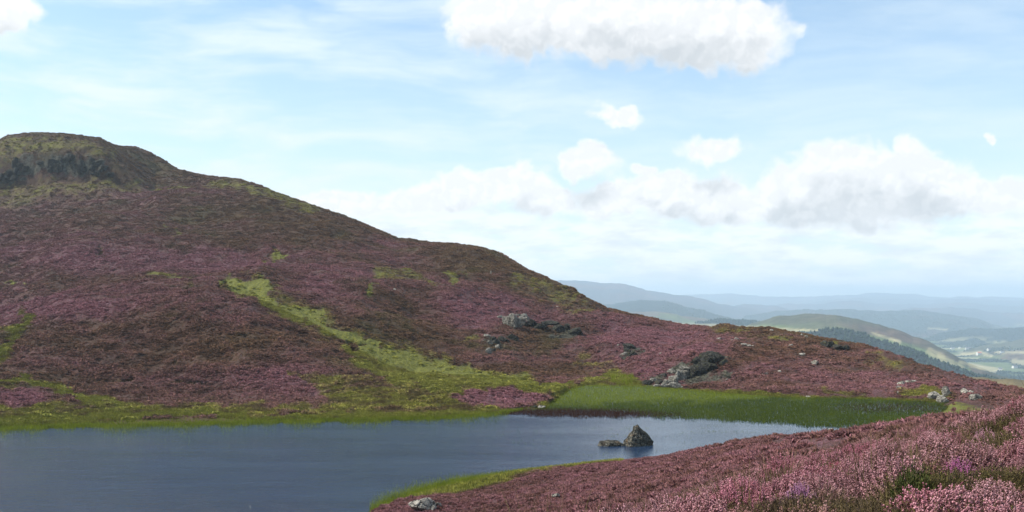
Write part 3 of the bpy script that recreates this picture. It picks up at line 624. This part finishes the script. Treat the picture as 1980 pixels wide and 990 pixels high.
outcrop('rock_outcrop', 'dark shadowed overhang right of the grey fissured outcrop', [
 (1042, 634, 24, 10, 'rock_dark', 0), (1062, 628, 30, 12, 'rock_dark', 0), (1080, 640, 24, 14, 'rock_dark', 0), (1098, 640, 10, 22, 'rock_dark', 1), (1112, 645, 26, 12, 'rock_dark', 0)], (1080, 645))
outcrop('rock_outcrop', 'broken rubble crag below the grey fissured outcrop', [
 (942, 655, 12, 10, 'rock_grey', 0), (952, 660, 12, 12, 'rock_dark', 0), (948, 668, 10, 9, 'rock_grey', 0), (960, 666, 14, 14, 'rock_dark', 0), (972, 660, 16, 10, 'rock_dark', 0), (990, 656, 20, 12, 'rock_dark', 0), (945, 684, 10, 11, 'rock_grey', 0), (953, 680, 9, 9, 'rock_dark', 0), (962, 673, 8, 7, 'rock_grey', 0)], (960, 680))
outcrop('rock_outcrop', 'small dark crag in the pink saddle', [
 (1218, 672, 22, 10, 'rock_dark', 0), (1208, 688, 12, 10, 'rock_grey', 0), (1222, 690, 18, 14, 'rock_dark', 0), (1213, 680, 12, 8, 'rock_dark', 0)], (1215, 690))
outcrop('rock_outcrop', 'big light grey slab sloping down to the green water edge', [
 (1292, 746, 16, 16, 'rock_grey', 1), (1302, 742, 18, 24, 'rock_grey', 1), (1311, 738, 16, 26, 'rock_grey', 0), (1320, 733, 18, 26, 'rock_grey', 1), (1328, 728, 14, 20, 'rock_grey', 0), (1306, 750, 20, 12, 'rock_grey', 0), (1288, 748, 18, 16, 'rock_grey', 0), (1330, 722, 24, 20, 'rock_grey', 0), (1275, 744, 14, 12, 'rock_dark', 0), (1262, 738, 12, 10, 'rock_grey', 0), (1250, 742, 16, 10, 'rock_dark', 0), (1297, 720, 14, 9, 'rock_grey', 0), (1283, 728, 12, 8, 'rock_dark', 0), (1270, 752, 14, 8, 'rock_grey', 0)], (1300, 745))
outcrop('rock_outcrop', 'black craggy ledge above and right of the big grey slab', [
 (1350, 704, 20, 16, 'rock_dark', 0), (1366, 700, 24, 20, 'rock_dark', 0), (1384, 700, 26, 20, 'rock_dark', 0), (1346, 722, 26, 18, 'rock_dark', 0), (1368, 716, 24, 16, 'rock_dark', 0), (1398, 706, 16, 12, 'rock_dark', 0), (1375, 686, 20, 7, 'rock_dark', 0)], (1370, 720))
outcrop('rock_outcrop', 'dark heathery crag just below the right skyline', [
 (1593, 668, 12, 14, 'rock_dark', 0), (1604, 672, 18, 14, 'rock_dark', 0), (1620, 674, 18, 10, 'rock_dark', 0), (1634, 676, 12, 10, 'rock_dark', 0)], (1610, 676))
rc_ = np.random.default_rng(5); bl = []
for i in range(30):
    a = rc_.uniform(30, 215); yc = 326 - 14 * math.exp(-((a - 110) / 60) ** 2) + rc_.uniform(-14, 16) + max(0, (a - 150) * .1)
    bl.append((a, yc, rc_.uniform(6, 16), rc_.uniform(6, 15), 'rock_dark', 1))
for a, yc in [(4, 345), (14, 350), (28, 348), (-12, 346), (20, 338)]: bl.append((a, yc, 16, 12, 'rock_dark', 0))
outcrop('summit_crag', 'dark broken cliff under the flat hilltop on the left', bl, (110, 340), 'cliff')

# ================================================================ instanced ground cover
def pack(parts):
    """parts: list of (V, F, attrs) -> one"""
    Vs, Fs, n = [], [], 0; at_ = {}
    keys = {k for p in parts for k in p[2]}; parts = [(V, Fc, dict({k: 0. for k in keys}, **a)) for V, Fc, a in parts]
    for V, Fc, a in parts:
        Vs.append(V); Fs.append(Fc + n); n += len(V)
        for k, v in a.items(): at_.setdefault(k, []).append(np.broadcast_to(v, (len(V),)))
    return np.concatenate(Vs), np.concatenate(Fs), {k: np.concatenate(v) for k, v in at_.items()}
OCT_V = np.array([(1, 0, 0), (0, 1, 0), (-1, 0, 0), (0, -1, 0), (0, 0, 1), (0, 0, -1)], float)
OCT_F = np.array([(0, 1, 4), (1, 2, 4), (2, 3, 4), (3, 0, 4), (1, 0, 5), (2, 1, 5), (3, 2, 5), (0, 3, 5)])
def frames(dirs):
    d = dirs / np.linalg.norm(dirs, axis=1)[:, None]
    up = np.where(np.abs(d[:, 2:3]) > .9, np.array([[1., 0, 0]]), np.array([[0, 0, 1.]]))
    a = np.cross(up, d); a /= np.linalg.norm(a, axis=1)[:, None]; return a, np.cross(d, a), d
def stamp(V0, F0, P, D, S):
    a, b_, d = frames(D)
    if len(V0) == 3:            # a blade turns any way about its own axis
        q = np.random.default_rng(len(P)).uniform(0, np.pi, (len(P), 1)); a, b_ = a * np.cos(q) + b_ * np.sin(q), b_ * np.cos(q) - a * np.sin(q)
    S = np.broadcast_to(S, (len(P), 3))
    V = P[:, None] + a[:, None] * (V0[None, :, :1] * S[:, None, :1]) + b_[:, None] * (V0[None, :, 1:2] * S[:, None, 1:2]) + d[:, None] * (V0[None, :, 2:] * S[:, None, 2:])
    return V.reshape(-1, 3), (F0[None] + (np.arange(len(P)) * len(V0))[:, None, None]).reshape(-1, 3)
BL_V = np.array([(-1, 0, 0), (1, 0, 0), (0, 0, 1)], float); BL_F = np.array([(0, 1, 2)])
def heather_clump(seed, n=95, rad=.24, hgt=.33, flower=1.0, fs=1.0):
    g_ = np.random.default_rng(seed); FP, FDr, FR, LP, LD, LR = [], [], [], [], [], []; stems = []
    for i in range(n):
        th = g_.uniform(0, 2 * np.pi); u = math.sqrt(g_.uniform(0, 1)); out = rad * u
        tip = np.array([math.cos(th) * out, math.sin(th) * out, hgt * (1 - .7 * u * u) * g_.uniform(.78, 1.12)])
        b0 = np.array([math.cos(th) * out * .18, math.sin(th) * out * .18, -.02]); mid = (b0 + tip) / 2 + np.array([math.cos(th), math.sin(th), -.3]) * out * .22
        s = np.linspace(0, 1, 30)[:, None]; C = (1 - s) ** 2 * b0 + 2 * s * (1 - s) * mid + s ** 2 * tip; Tn = np.gradient(C, axis=0); Tn /= np.linalg.norm(Tn, axis=1)[:, None]
        fl = flower * g_.uniform(.7, 1.15) > .5; rr = g_.uniform()
        # leafy lower part
        for k in range(26):
            q = g_.integers(8, 30 if not fl else 24); dd = Tn[q] * 1.2 + g_.normal(size=3) * .7
            LP.append(C[q]); LD.append(dd); LR.append(rr)
        if fl:
            L = g_.integers(9, 13)
            for k in range(L * 2):
                q = 29 - k * .5 * 11 / L; qi = max(0, int(q)); ra = g_.normal(size=3) * .0065
                FP.append(C[qi] + ra + Tn[qi] * g_.uniform(-.004, .006)); FDr.append(Tn[qi] + g_.normal(size=3) * .5); FR.append(rr)
        q = [2, 12, 21, 29]; stems.append(C[q])
    parts = []
    V, Fc = stamp(BL_V, BL_F, np.array(LP), np.array(LD), np.array([.0022, .0022, .019]) * fs); parts.append((V, Fc, {'part': 0., 'rnd': np.repeat(LR, 3)}))
    for C in stems:
        w_ = .0016; V = np.concatenate([C + (w_, 0, 0), C - (w_, 0, 0)]); k = len(C)
        Fc = np.array([t_ for j in range(k - 1) for t_ in ((j, j + 1, k + j), (j + 1, k + j + 1, k + j))]); parts.append((V, Fc, {'part': -1., 'rnd': .5}))
    if FP:
        g2 = g_.uniform(.75, 1.25, (len(FP), 1))
        V, Fc = stamp(OCT_V, OCT_F, np.array(FP), np.array(FDr), np.array([[.0046, .0046, .0062]]) * fs * g2); parts.append((V, Fc, {'part': 1., 'rnd': np.repeat(np.array(FR) * .5 + g_.uniform(0, .5, len(FP)), 6)}))
    return pack(parts)
def tuft(seed, n=70, rad=.42, hgt=.34, wd=.05, ln=.16):
    """a cushion of short shoots, for plants too far to show their flowers"""
    g_ = np.random.default_rng(seed); u = np.sqrt(g_.uniform(0, 1, n)); th = g_.uniform(0, 2 * np.pi, n)
    P = np.stack([np.cos(th) * u * rad, np.sin(th) * u * rad, hgt * np.sqrt(np.clip(1 - u * u, 0, 1)) * .75 - .04], 1)
    D = P * np.array([1.3, 1.3, 1]) + (0, 0, .25) + g_.normal(size=(n, 3)) * .16
    S = np.stack([g_.uniform(.6, 1.4, n) * wd, g_.uniform(.6, 1.4, n) * wd, g_.uniform(.6, 1.4, n) * ln], 1)
    V, Fc = stamp(OCT_V * (1, 1, 1), OCT_F, P, D, S); rr = np.repeat(g_.uniform(0, 1, n), 6)
    return V, Fc, {'rnd': rr}
def blades(seed, n=60, rad=.3, hgt=.3, w_=.012):
    g_ = np.random.default_rng(seed); u = np.sqrt(g_.uniform(0, 1, n)); th = g_.uniform(0, 2 * np.pi, n)
    P = np.stack([np.cos(th) * u * rad, np.sin(th) * u * rad, 0 * u], 1); D = np.stack([np.cos(th) * u * .6, np.sin(th) * u * .6, 0 * u + 1], 1) + g_.normal(size=(n, 3)) * .2
    V, Fc = stamp(BL_V, BL_F, P, D, np.stack([0 * u + w_, 0 * u + w_, hgt * g_.uniform(.5, 1.2, n)], 1)); return V, Fc, {'rnd': np.repeat(g_.uniform(0, 1, n), 3)}
def scatter(name, protos, P, attrs, mat):
    """ground cover: protos instanced on points through one geometry-nodes modifier"""
    parts = []; g_ = np.random.default_rng(len(P)); n = len(P)
    for k, (V, Fc, a) in enumerate(protos):
        parts.append((V, Fc, dict(a, pid=float(k + 1))))
    V, Fc, A = pack(parts); nv = len(V)
    A = {k: np.concatenate([v, np.zeros(n)]) for k, v in A.items()}
    A['pid'] = A['pid'].astype(int)
    for k, v in attrs.items():
        if v.ndim == 2: A[k] = np.concatenate([np.zeros((nv, 3)), v])
        else: A[k] = np.concatenate([np.zeros(nv, v.dtype), v])
    o = new_mesh(name, np.concatenate([V, P]), Fc, A, mat, False)
    ng = bpy.data.node_groups.new(name + '_cover', 'GeometryNodeTree')
    ng.interface.new_socket('Geometry', in_out='INPUT', socket_type='NodeSocketGeometry'); ng.interface.new_socket('Geometry', in_out='OUTPUT', socket_type='NodeSocketGeometry')
    t = NT(ng); i_ = t.n('NodeGroupInput'); o_ = t.n('NodeGroupOutput')
    def attr(nm, ty): x = t.n('GeometryNodeInputNamedAttribute', data_type=ty); x.inputs['Name'].default_value = nm; return x.outputs['Attribute']
    def sepg(geom, nm, val):
        c_ = t.n('FunctionNodeCompare', data_type='INT', operation='EQUAL'); t.set(c_.inputs[2], attr(nm, 'INT')); c_.inputs[3].default_value = val
        s = t.n('GeometryNodeSeparateGeometry', domain='POINT'); t.set(s.inputs[0], geom); t.set(s.inputs[1], c_.outputs[0]); return s.outputs[0]
    pts = sepg(i_.outputs[0], 'pid', 0); j = t.n('GeometryNodeJoinGeometry')
    for k in range(len(protos)):
        ip = t.n('GeometryNodeInstanceOnPoints'); t.set(ip.inputs['Points'], sepg(pts, 'var', k)); t.set(ip.inputs['Instance'], sepg(i_.outputs[0], 'pid', k + 1))
        t.set(ip.inputs['Rotation'], attr('rot', 'FLOAT_VECTOR')); t.set(ip.inputs['Scale'], attr('scl', 'FLOAT_VECTOR')); t.t.links.new(ip.outputs[0], j.inputs[0])
    t.set(o_.inputs[0], j.outputs[0])
    md = o.modifiers.new('cover', 'NODES'); md.node_group = ng; tag(o, kind='stuff'); return o
def sample(n, k0, k1, ok, weight=None, seed=1):
    """random points on the loft between rows k0 and k1, uniform over the ground"""
    g_ = np.random.default_rng(seed); r0, r1 = int(np.argmax(rowk >= k0)), int(np.argmax(rowk >= k1)) if k1 < rowk[-1] else nrow - 1
    A = np.abs(np.diff(GD, axis=0)[:, :-1] * np.diff(GX, axis=1)[:-1])[r0:r1]
    c0, c1 = int(np.argmax(px >= ok[0])), int(np.argmax(px >= ok[1])); A = A[:, c0:c1]
    if weight is not None: A = A * weight(slice(r0, r1), slice(c0, c1))
    cs = np.cumsum(A.ravel()); idx = np.searchsorted(cs, g_.uniform(0, cs[-1], n)); ri, ci = np.unravel_index(idx, A.shape); ri = ri + r0; ci = ci + c0
    fr, fc = g_.uniform(0, 1, n), g_.uniform(0, 1, n)
    def bi(Gq): return (Gq[ri, ci] * (1 - fr) * (1 - fc) + Gq[ri + 1, ci] * fr * (1 - fc) + Gq[ri, ci + 1] * (1 - fr) * fc + Gq[ri + 1, ci + 1] * fr * fc)
    return np.stack([bi(GX), bi(GD), bi(GZ)], 1), bi(grass), bi(pink), bi(rock_mask), cs[-1], bi(PYV)
# --- near heather in flower
m, t = material('heather_plant')
pt = t.n('ShaderNodeAttribute', attribute_name='part').outputs['Fac']; rn = t.n('ShaderNodeAttribute', attribute_name='rnd').outputs['Fac']
I_ = lambda n: t.n('ShaderNodeAttribute', attribute_name=n, attribute_type='INSTANCER').outputs['Fac']
blm, hue, grn = I_('bloom'), I_('hue'), I_('green')
flw = t.mix(t.ss(rn, .1, .9), (0.105, 0.038, 0.038), (0.56, 0.30, 0.315)); flw2 = t.mix(t.ss(rn, .0, .8), (0.14, 0.034, 0.046), (0.52, 0.20, 0.25))
fl = t.mix(hue, flw, flw2); fl = t.mix(t.ss(blm, .55, .1), fl, t.mix(rn, (.14, .075, .045), (.30, .19, .13)))
lf = t.mix(rn, t.mix(grn, (.050, .034, .018), (.050, .046, .014)), t.mix(grn, (.170, .115, .052), (.165, .140, .042)))
cc = t.mix(t.ss(pt, .3, .6), lf, fl); cc = t.mix(t.ss(pt, -.3, -.6), cc, (.09, .062, .042)); finish(t, cc, .85); M['heather'] = m
def rots(g_, n, tilt=.22): return np.stack([g_.normal(size=n) * tilt, g_.normal(size=n) * tilt, g_.uniform(0, 2 * np.pi, n)], 1)
protos = [heather_clump(20 + k, 135, .23, .25) for k in range(4)] + [heather_clump(30, 100, .25, .22, .58), heather_clump(31, 100, .26, .19, .25), blades(32, 90, .2, .42, .003)]
g_ = np.random.default_rng(77)
P, _, _, _, _, _ = sample(6200, .6, 3.5, (860, 2500), lambda r, c_: 1 / (1 + (GD[:-1, :-1][r, c_] / 13) ** 2.4), 3)
gp = fbm(P[:, 0], P[:, 1], .9, 3, .6, 86); P = P[(gp > -.16) | (g_.uniform(size=len(P)) < .25)]
clr = fbm(P[:, 0], P[:, 1], 1.5, 3, .6, 80); n = len(P)
bloom = np.clip(.43 + 1.6 * clr + g_.normal(size=n) * .12, 0, 1)
var = np.where(bloom > .42, g_.integers(0, 4, n), np.where(bloom > .28, 4, 5)); var = np.where(g_.uniform(size=n) < .035, 6, var)
lump2 = fbm(P[:, 0], P[:, 1], .8, 2, .5, 81)
s = np.clip(.95 + 1.3 * lump2 + .18 * g_.normal(size=n), .45, 1.5); P[:, 2] -= .03
scatter('heather', protos, P, {'var': var.astype(int), 'rot': rots(g_, n), 'scl': np.stack([s, s, s * g_.uniform(.8, 1.15, n)], 1), 'bloom': bloom,
        'hue': np.clip(.25 + 1.6 * fbm(P[:, 0], P[:, 1], 1.1, 2, .5, 83) + g_.normal(size=n) * .12, 0, 1), 'green': np.clip(.3 + 1.4 * fbm(P[:, 0], P[:, 1], 1.3, 2, .5, 84), 0, 1)}, M['heather'])
# --- tufts on the near bank and the far hillside
tp = [tuft(k, 60, .42, .34, .045, .15) for k in range(4)]
P, gr, pk, rk, ar, _ = sample(34000, 2.5, 4.9, (-120, 2500), None, 5)
P2, gr2, pk2, rk2, _, _ = sample(9000, 4.5, I_BANK + 2.3, (1835, 2500), None, 15)
P = np.concatenate([P, P2]); gr = np.concatenate([gr, gr2 * .3]); pk = np.concatenate([pk, pk2]); rk = np.concatenate([rk, rk2])
k_ = (P[:, 2] > .35) & (P[:, 1] > 17) & (gr < .6); P, gr, pk, rk = P[k_], gr[k_], pk[k_], rk[k_]; n = len(P); s = g_.uniform(.5, .95, n) * np.clip(.9 + .8 * fbm(P[:, 0], P[:, 1], 2.5, 2, .5, 90), .5, 1.4)
scatter('heather_bank', tp, P - (0, 0, .05), {'var': g_.integers(0, 4, n), 'rot': rots(g_, n, .15), 'scl': np.stack([s, s, s], 1), 'grass': gr, 'pink': pk, 'rock': rk * 0}, M['tuft'])
P, gr, pk, rk, ar, py = sample(300000, I_BANK + 1.3, K - 1.8, (-160, 2100), lambda r, c_: np.clip(1 - grass[:-1, :-1][r, c_] * 1.1, .04, 1) * (1 - .8 * np.clip(rock_mask[:-1, :-1][r, c_], 0, 1)) / (1 + (GD[:-1, :-1][r, c_] / 230) ** 3), 6)
n = len(P); s = g_.uniform(.5, 1.15, n) * np.clip(.95 + 1.1 * fbm(P[:, 0], P[:, 1], 5, 3, .6, 91) * 1.5, .25, 1.8) * (1 + P[:, 1] / 900)
scatter('heather_hillside', [tuft(40 + k, 26, .42, .34, .08, .17) for k in range(4)], P - (0, 0, .08), {'var': g_.integers(0, 4, n), 'rot': rots(g_, n, .15), 'scl': np.stack([s, s, s * .9], 1), 'grass': gr, 'pink': pk, 'rock': rk}, M['tuft'])
print('hill area', ar)
# --- short grass on the green ground
P, gr, pk, rk, ar, py = sample(60000, I_BANK + .3, K - 8.5, (-160, 2000), lambda r, c_: np.clip(grass[:-1, :-1][r, c_] - .3, 0, 1), 9)
n = len(P); s = g_.uniform(.6, 1.3, n)
P2, gr2, pk2, rk2, _, _ = sample(9000, 3.5, 5.5, (300, 1200), lambda r, c_: np.clip(grass[:-1, :-1][r, c_] - .2, 0, 1), 10)
P = np.concatenate([P, P2]); gr = np.concatenate([gr, gr2]); pk = np.concatenate([pk, pk2]); rk = np.concatenate([rk, rk2]); n = len(P); s = g_.uniform(.6, 1.3, n)
scatter('grass', [blades(60 + k, 26, .4, .26, .03) for k in range(3)], P - (0, 0, .02), {'var': g_.integers(0, 3, n), 'rot': rots(g_, n, .1), 'scl': np.stack([s, s, s], 1), 'grass': np.maximum(gr, .5), 'pink': pk, 'rock': rk * 0}, M['tuft'])

# ================================================================ reeds
m, t = material('reed'); rn = t.n('ShaderNodeAttribute', attribute_name='rnd').outputs['Fac']; yg = t.n('ShaderNodeAttribute', attribute_name='pale').outputs['Fac']
rcol = t.mix(t.ss(yg, -.3, -.7), t.mix(t.ss(yg, 0, 1), t.mix(rn, (.056, .080, .010), (.108, .138, .018)), t.mix(rn, (.15, .185, .014), (.26, .295, .032))), t.mix(rn, (.038, .018, .010), (.080, .038, .022)))
t.n('ShaderNodeOutputMaterial', {'Surface': t.n('ShaderNodeMixShader', {0: .45, 1: t.n('ShaderNodeBsdfDiffuse', {'Color': rcol}).outputs[0], 2: t.n('ShaderNodeBsdfTranslucent', {'Color': rcol}).outputs[0]})}); M['reed'] = m
def reeds(name, PX, D, pale, h0=.5, w0=.022, seed=1, z=0.0):
    g_ = np.random.default_rng(seed); n = len(PX); P = np.stack([D * (PX - 990) / F, D, np.broadcast_to(z, n) - .05], 1)
    Dr = np.stack([g_.normal(size=n) * .22, g_.normal(size=n) * .22, np.ones(n)], 1)
    V, Fc = stamp(BL_V, BL_F, P, Dr, np.stack([np.full(n, w0), np.full(n, w0), h0 * g_.uniform(.5, 1.25, n)], 1))
    # turn each blade about its own foot
    o = new_mesh(name, V, Fc, {'rnd': np.repeat(g_.uniform(0, 1, n), 3), 'pale': np.repeat(pale, 3)}, M['reed'], False); return tag(o, kind='stuff')
g_ = np.random.default_rng(21); N = 340000
PX_ = g_.uniform(930, 1880, N); Y_ = g_.uniform(743, 838, N); D_ = H * F / (Y_ - YH)
ylow = np.interp(PX_, [940, 980, 1060, 1100, 1200, 1300, 1400, 1500, 1600, 1900], [797, 804, 806, 807, 808, 809, 814, 821, 828, 828])
nz = fbm(PX_, Y_ * 4, 60, 4, .6, 95) * 11; cover = sstep(ylow - Y_ + nz * .7, -3, 7)
thin = 1 - .25 * ell(PX_, Y_ + nz * .3, 1730, 790, 130, 13, .5)
keep = (g_.uniform(size=N) < cover * np.clip(thin, .06, 1) * sstep(D_, 100, 160)) & (D_ < np.interp(PX_, px, D7) + np.interp(PX_, [1000, 1050, 1110, 1150], [0, 9, 9, 2])) & (D_ > np.interp(PX_, px, d5) - 1)
PX_, Y_, D_ = PX_[keep], Y_[keep], D_[keep]
yb = np.interp(PX_, [1000, 1060, 1200, 1400, 1450, 1560, 1650, 1880], [790, 782, 776, 778, 772, 769, 768, 770])
pale = np.clip(sstep(yb - Y_ + fbm(PX_, Y_ * 4, 90, 3, .6, 96) * 16, -12, 10) * .85 + .08 + .25 * fbm(PX_, Y_ * 5, 120, 3, .6, 97), 0, 1)
brn = np.clip(ell(PX_ + nz[keep] * 3, Y_, 1090, 803, 190, 11, .5) * 1.1 + .42 * ell(PX_, Y_ + nz[keep] * .3, 1730, 789, 110, 9, .7), 0, 1)
pale = np.where(g_.uniform(size=len(PX_)) < brn, -1.0, pale)
reeds('reed_bed', PX_, D_, pale, .34, .032, 2, np.clip((D_ - np.interp(PX_, px, D7)) * .08, 0, .8))
# wisps standing in open water
N = 26000; PX_ = g_.uniform(880, 1700, N); Y_ = g_.uniform(815, 912, N); D_ = H * F / (Y_ - YH)
f = fbm(PX_, Y_ * 7, 110, 4, .6, 98); wis = np.clip((f - .08) * 3, 0, 1) * (.3 + .7 * ell(PX_, Y_, 1330, 832, 330, 12, .5)) * ell(PX_, Y_, 1200, 845, 330, 55, .4)
k_ = (g_.uniform(size=N) < wis) & (D_ > np.interp(PX_, px, d5) + 2); PX_, D_ = PX_[k_], D_[k_]
reeds('water_reeds', PX_, D_, np.full(len(PX_), .35), .22, .02, 3)
# pale tall grass in the wet green corner under the crag
q_ = [(g_.uniform(1178, 1222), g_.uniform(727, 748)) for _ in range(26)]; Pq = np.array([at(a, b_, HILL0) for a, b_ in q_]); Pq = np.repeat(Pq, 26, 0) + g_.normal(size=(len(q_) * 26, 3)) * (.22, .22, 0)
reeds('tall_grass', Pq[:, 0] / Pq[:, 1] * F + 990, Pq[:, 1], np.full(len(Pq), 1.0), 1.15, .022, 6, Pq[:, 2] + .1)
# far shore fringe and near shore fringe
N = 60000; PX_ = g_.uniform(-200, 1010, N); off = g_.exponential(1.6, N) * g_.choice([-1, 1], N, p=[.6, .4]) * np.clip(1 + 2 * fbm(PX_, 0 * PX_, 60, 3, .6, 99), .2, 2.4)
D_ = np.interp(PX_, px, D7) + off; reeds('shore_reeds', PX_, D_, np.clip(.55 + .5 * fbm(PX_, off * 10, 30, 3, .6, 92), 0, 1), .5, .02, 4, np.maximum(0, off * .08))
N = 42000; PX_ = g_.uniform(715, 1030, N); wd_ = np.interp(PX_, [560, 740, 850, 960, 1030], [3.0, 3.4, 2.4, 1.3, .4]); off = np.abs(g_.normal(size=N)) * wd_ - 1.5
D_ = np.interp(PX_, px, d5) + off - .5; reeds('bank_reeds', PX_, D_, np.clip(.75 + .5 * fbm(PX_, off * 10, 30, 3, .6, 93), 0, 1), .42, .011, 5)

# ================================================================ single plants that stand out in the foreground
def plant_mat(name, c0, c1, l0, l1):
    m, t = material(name); pt = t.n('ShaderNodeAttribute', attribute_name='part').outputs['Fac']; rn = t.n('ShaderNodeAttribute', attribute_name='rnd').outputs['Fac']
    finish(t, t.mix(t.ss(pt, .3, .6), t.mix(rn, l0, l1), t.mix(rn, c0, c1)), .8); return m
def near_at(a, b_):
    c_ = int(np.argmin(np.abs(px - a))); r = np.where((rowk < 2.3) & (PYV[:, c_] <= b_))[0]; ii = r[0] if len(r) else int(np.argmax(rowk > 2))
    return (GD[ii, c_] * (a - 990) / F, GD[ii, c_], GZ[ii, c_] - .02)
for i, (nm, cat, a, b_, s, c0, c1, l0, l1, lb) in enumerate([
 ('bell_heather', 'heather plant', 1856, 945, .8, (.26, .045, .14), (.50, .18, .36), (.06, .06, .02), (.12, .12, .03), 'vivid magenta heather clump at the right of the foreground'),
 ('bell_heather', 'heather plant', 1548, 992, .75, (.24, .08, .17), (.52, .27, .42), (.06, .05, .02), (.12, .1, .03), 'violet heather clump at the bottom edge of the foreground'),
 ('heather_plant', 'heather plant', 1616, 935, .8, (.38, .05, .10), (.62, .18, .27), (.06, .05, .02), (.12, .1, .03), 'crimson pink heather clump in the middle of the foreground'),
 ('heather_plant', 'heather plant', 1408, 912, .7, (.40, .06, .11), (.60, .20, .28), (.06, .05, .02), (.12, .1, .03), 'small crimson heather clump near the upper edge of the foreground slope'),
 ('heather_plant', 'heather plant', 1908, 872, .8, (.30, .12, .15), (.64, .38, .42), (.06, .05, .02), (.12, .1, .03), 'broad pale pink heather clump high on the right of the foreground'),
 ('heather_plant', 'heather plant', 1752, 838, .8, (.40, .10, .14), (.60, .28, .32), (.06, .05, .02), (.12, .1, .03), 'rosy heather clump on the edge of the foreground above the green water'),
 ('heather_plant', 'heather plant', 1975, 800, .9, (.42, .05, .12), (.66, .22, .3), (.06, .05, .02), (.12, .1, .03), 'dark pink heather clump at the upper right corner of the foreground')]):
    V, Fc, A = heather_clump(200 + i, 150, .24, .34, 1.0, 1.0)
    o = new_mesh(nm, V, Fc, A, plant_mat('plant_%d' % i, c0, c1, l0, l1), False); o.location = near_at(a, b_); o.scale = (s, s, s); tag(o, lb, cat, 'heather clumps that stand out in the foreground')
V, Fc, A = heather_clump(300, 160, .22, .40, 0.0, 2.2); A['part'] = A['part'] * 0
o = new_mesh('bilberry_bush', V, Fc, A, plant_mat('bilberry', (.05, .09, .01), (.1, .16, .02), (.030, .040, .010), (.085, .095, .022)), False); o.location = near_at(1768, 990); o.scale = (.8, .8, .9)
tag(o, 'bright green leafy bush among the heather at the bottom of the foreground', 'bush')

# ================================================================ farms on the valley floor
m, t = material('farm_wall'); pos = t.n('ShaderNodeNewGeometry').outputs['Position']; finish(t, t.mix(t.noise(pos, .6), (.60, .57, .5), (.78, .76, .7)), .9); M['fw'] = m
m, t = material('farm_roof'); pos = t.n('ShaderNodeNewGeometry').outputs['Position']; finish(t, t.mix(t.noise(pos, .6), (.10, .10, .11), (.18, .17, .17)), .8); M['fr'] = m
m, t = material('red_roof'); pos = t.n('ShaderNodeNewGeometry').outputs['Position']; finish(t, t.mix(t.noise(pos, .6), (.50, .16, .09), (.62, .22, .12)), .8); M['rr'] = m
def farm(a, b_, w_, dpt, h_, rz, roof, label, dmin=1500):
    p, _, _ = far_at(a, b_, dmin); e = bpy.data.objects.new('farmhouse', None); sc.collection.objects.link(e); e.location = p; e.rotation_euler = (0, 0, rz); tag(e, label, 'farmhouse', 'farm buildings in the far valley')
    x, y = w_ / 2, dpt / 2; V = [(-x, -y, -4), (x, -y, -4), (x, y, -4), (-x, y, -4), (-x, -y, h_), (x, -y, h_), (x, y, h_), (-x, y, h_), (-x, 0, h_ + dpt * .42), (x, 0, h_ + dpt * .42)]
    new_mesh('wall', V, [np.array([(0, 1, 5, 4), (2, 3, 7, 6)]), np.array([(1, 2, 6, 9, 5), (3, 0, 4, 8, 7)])], None, M['fw'], False, e)
    k = .6; hh = h_ + dpt * .42; sl = .42 * 2; V = [(-x - k, -y - k, h_ - k * sl + .3), (x + k, -y - k, h_ - k * sl + .3), (x + k, 0, hh + .3), (-x - k, 0, hh + .3), (x + k, y + k, h_ - k * sl + .3), (-x - k, y + k, h_ - k * sl + .3)]
    V = V + [(a_, b2, c2 + .35) for a_, b2, c2 in V]
    new_mesh('roof', V, np.array([(6, 7, 8, 9), (9, 8, 10, 11), (0, 3, 2, 1), (3, 5, 4, 2), (0, 1, 7, 6), (5, 11, 10, 4), (0, 6, 9, 3), (3, 9, 11, 5), (1, 2, 8, 7), (2, 4, 10, 8)]), None, M[roof], False, e)
for a in [(1893, 688, 26, 14, 9, .3, 'rr', 'farmhouse with a reddish roof in the pale fields of the valley'), (1842, 676, 22, 12, 8, .1, 'fr', 'white building at the left end of the valley settlement'),
          (1856, 674, 18, 10, 7, .8, 'fr', 'white building second from the left in the valley settlement'), (1872, 676, 26, 12, 8, -.2, 'fr', 'long white building left of the reddish roof'),
          (1912, 679, 20, 12, 8, .5, 'fr', 'white building just right of the reddish roof'), (1938, 683, 22, 10, 8, 0, 'fr', 'white building at the right end of the valley settlement'),
          (1962, 712, 24, 12, 8, .4, 'fr', 'white farm near the right edge low in the valley'), (1934, 716, 16, 10, 7, -.3, 'fr', 'small white farm below the pale field in the valley')]:
    farm(*a[:7], a[7])
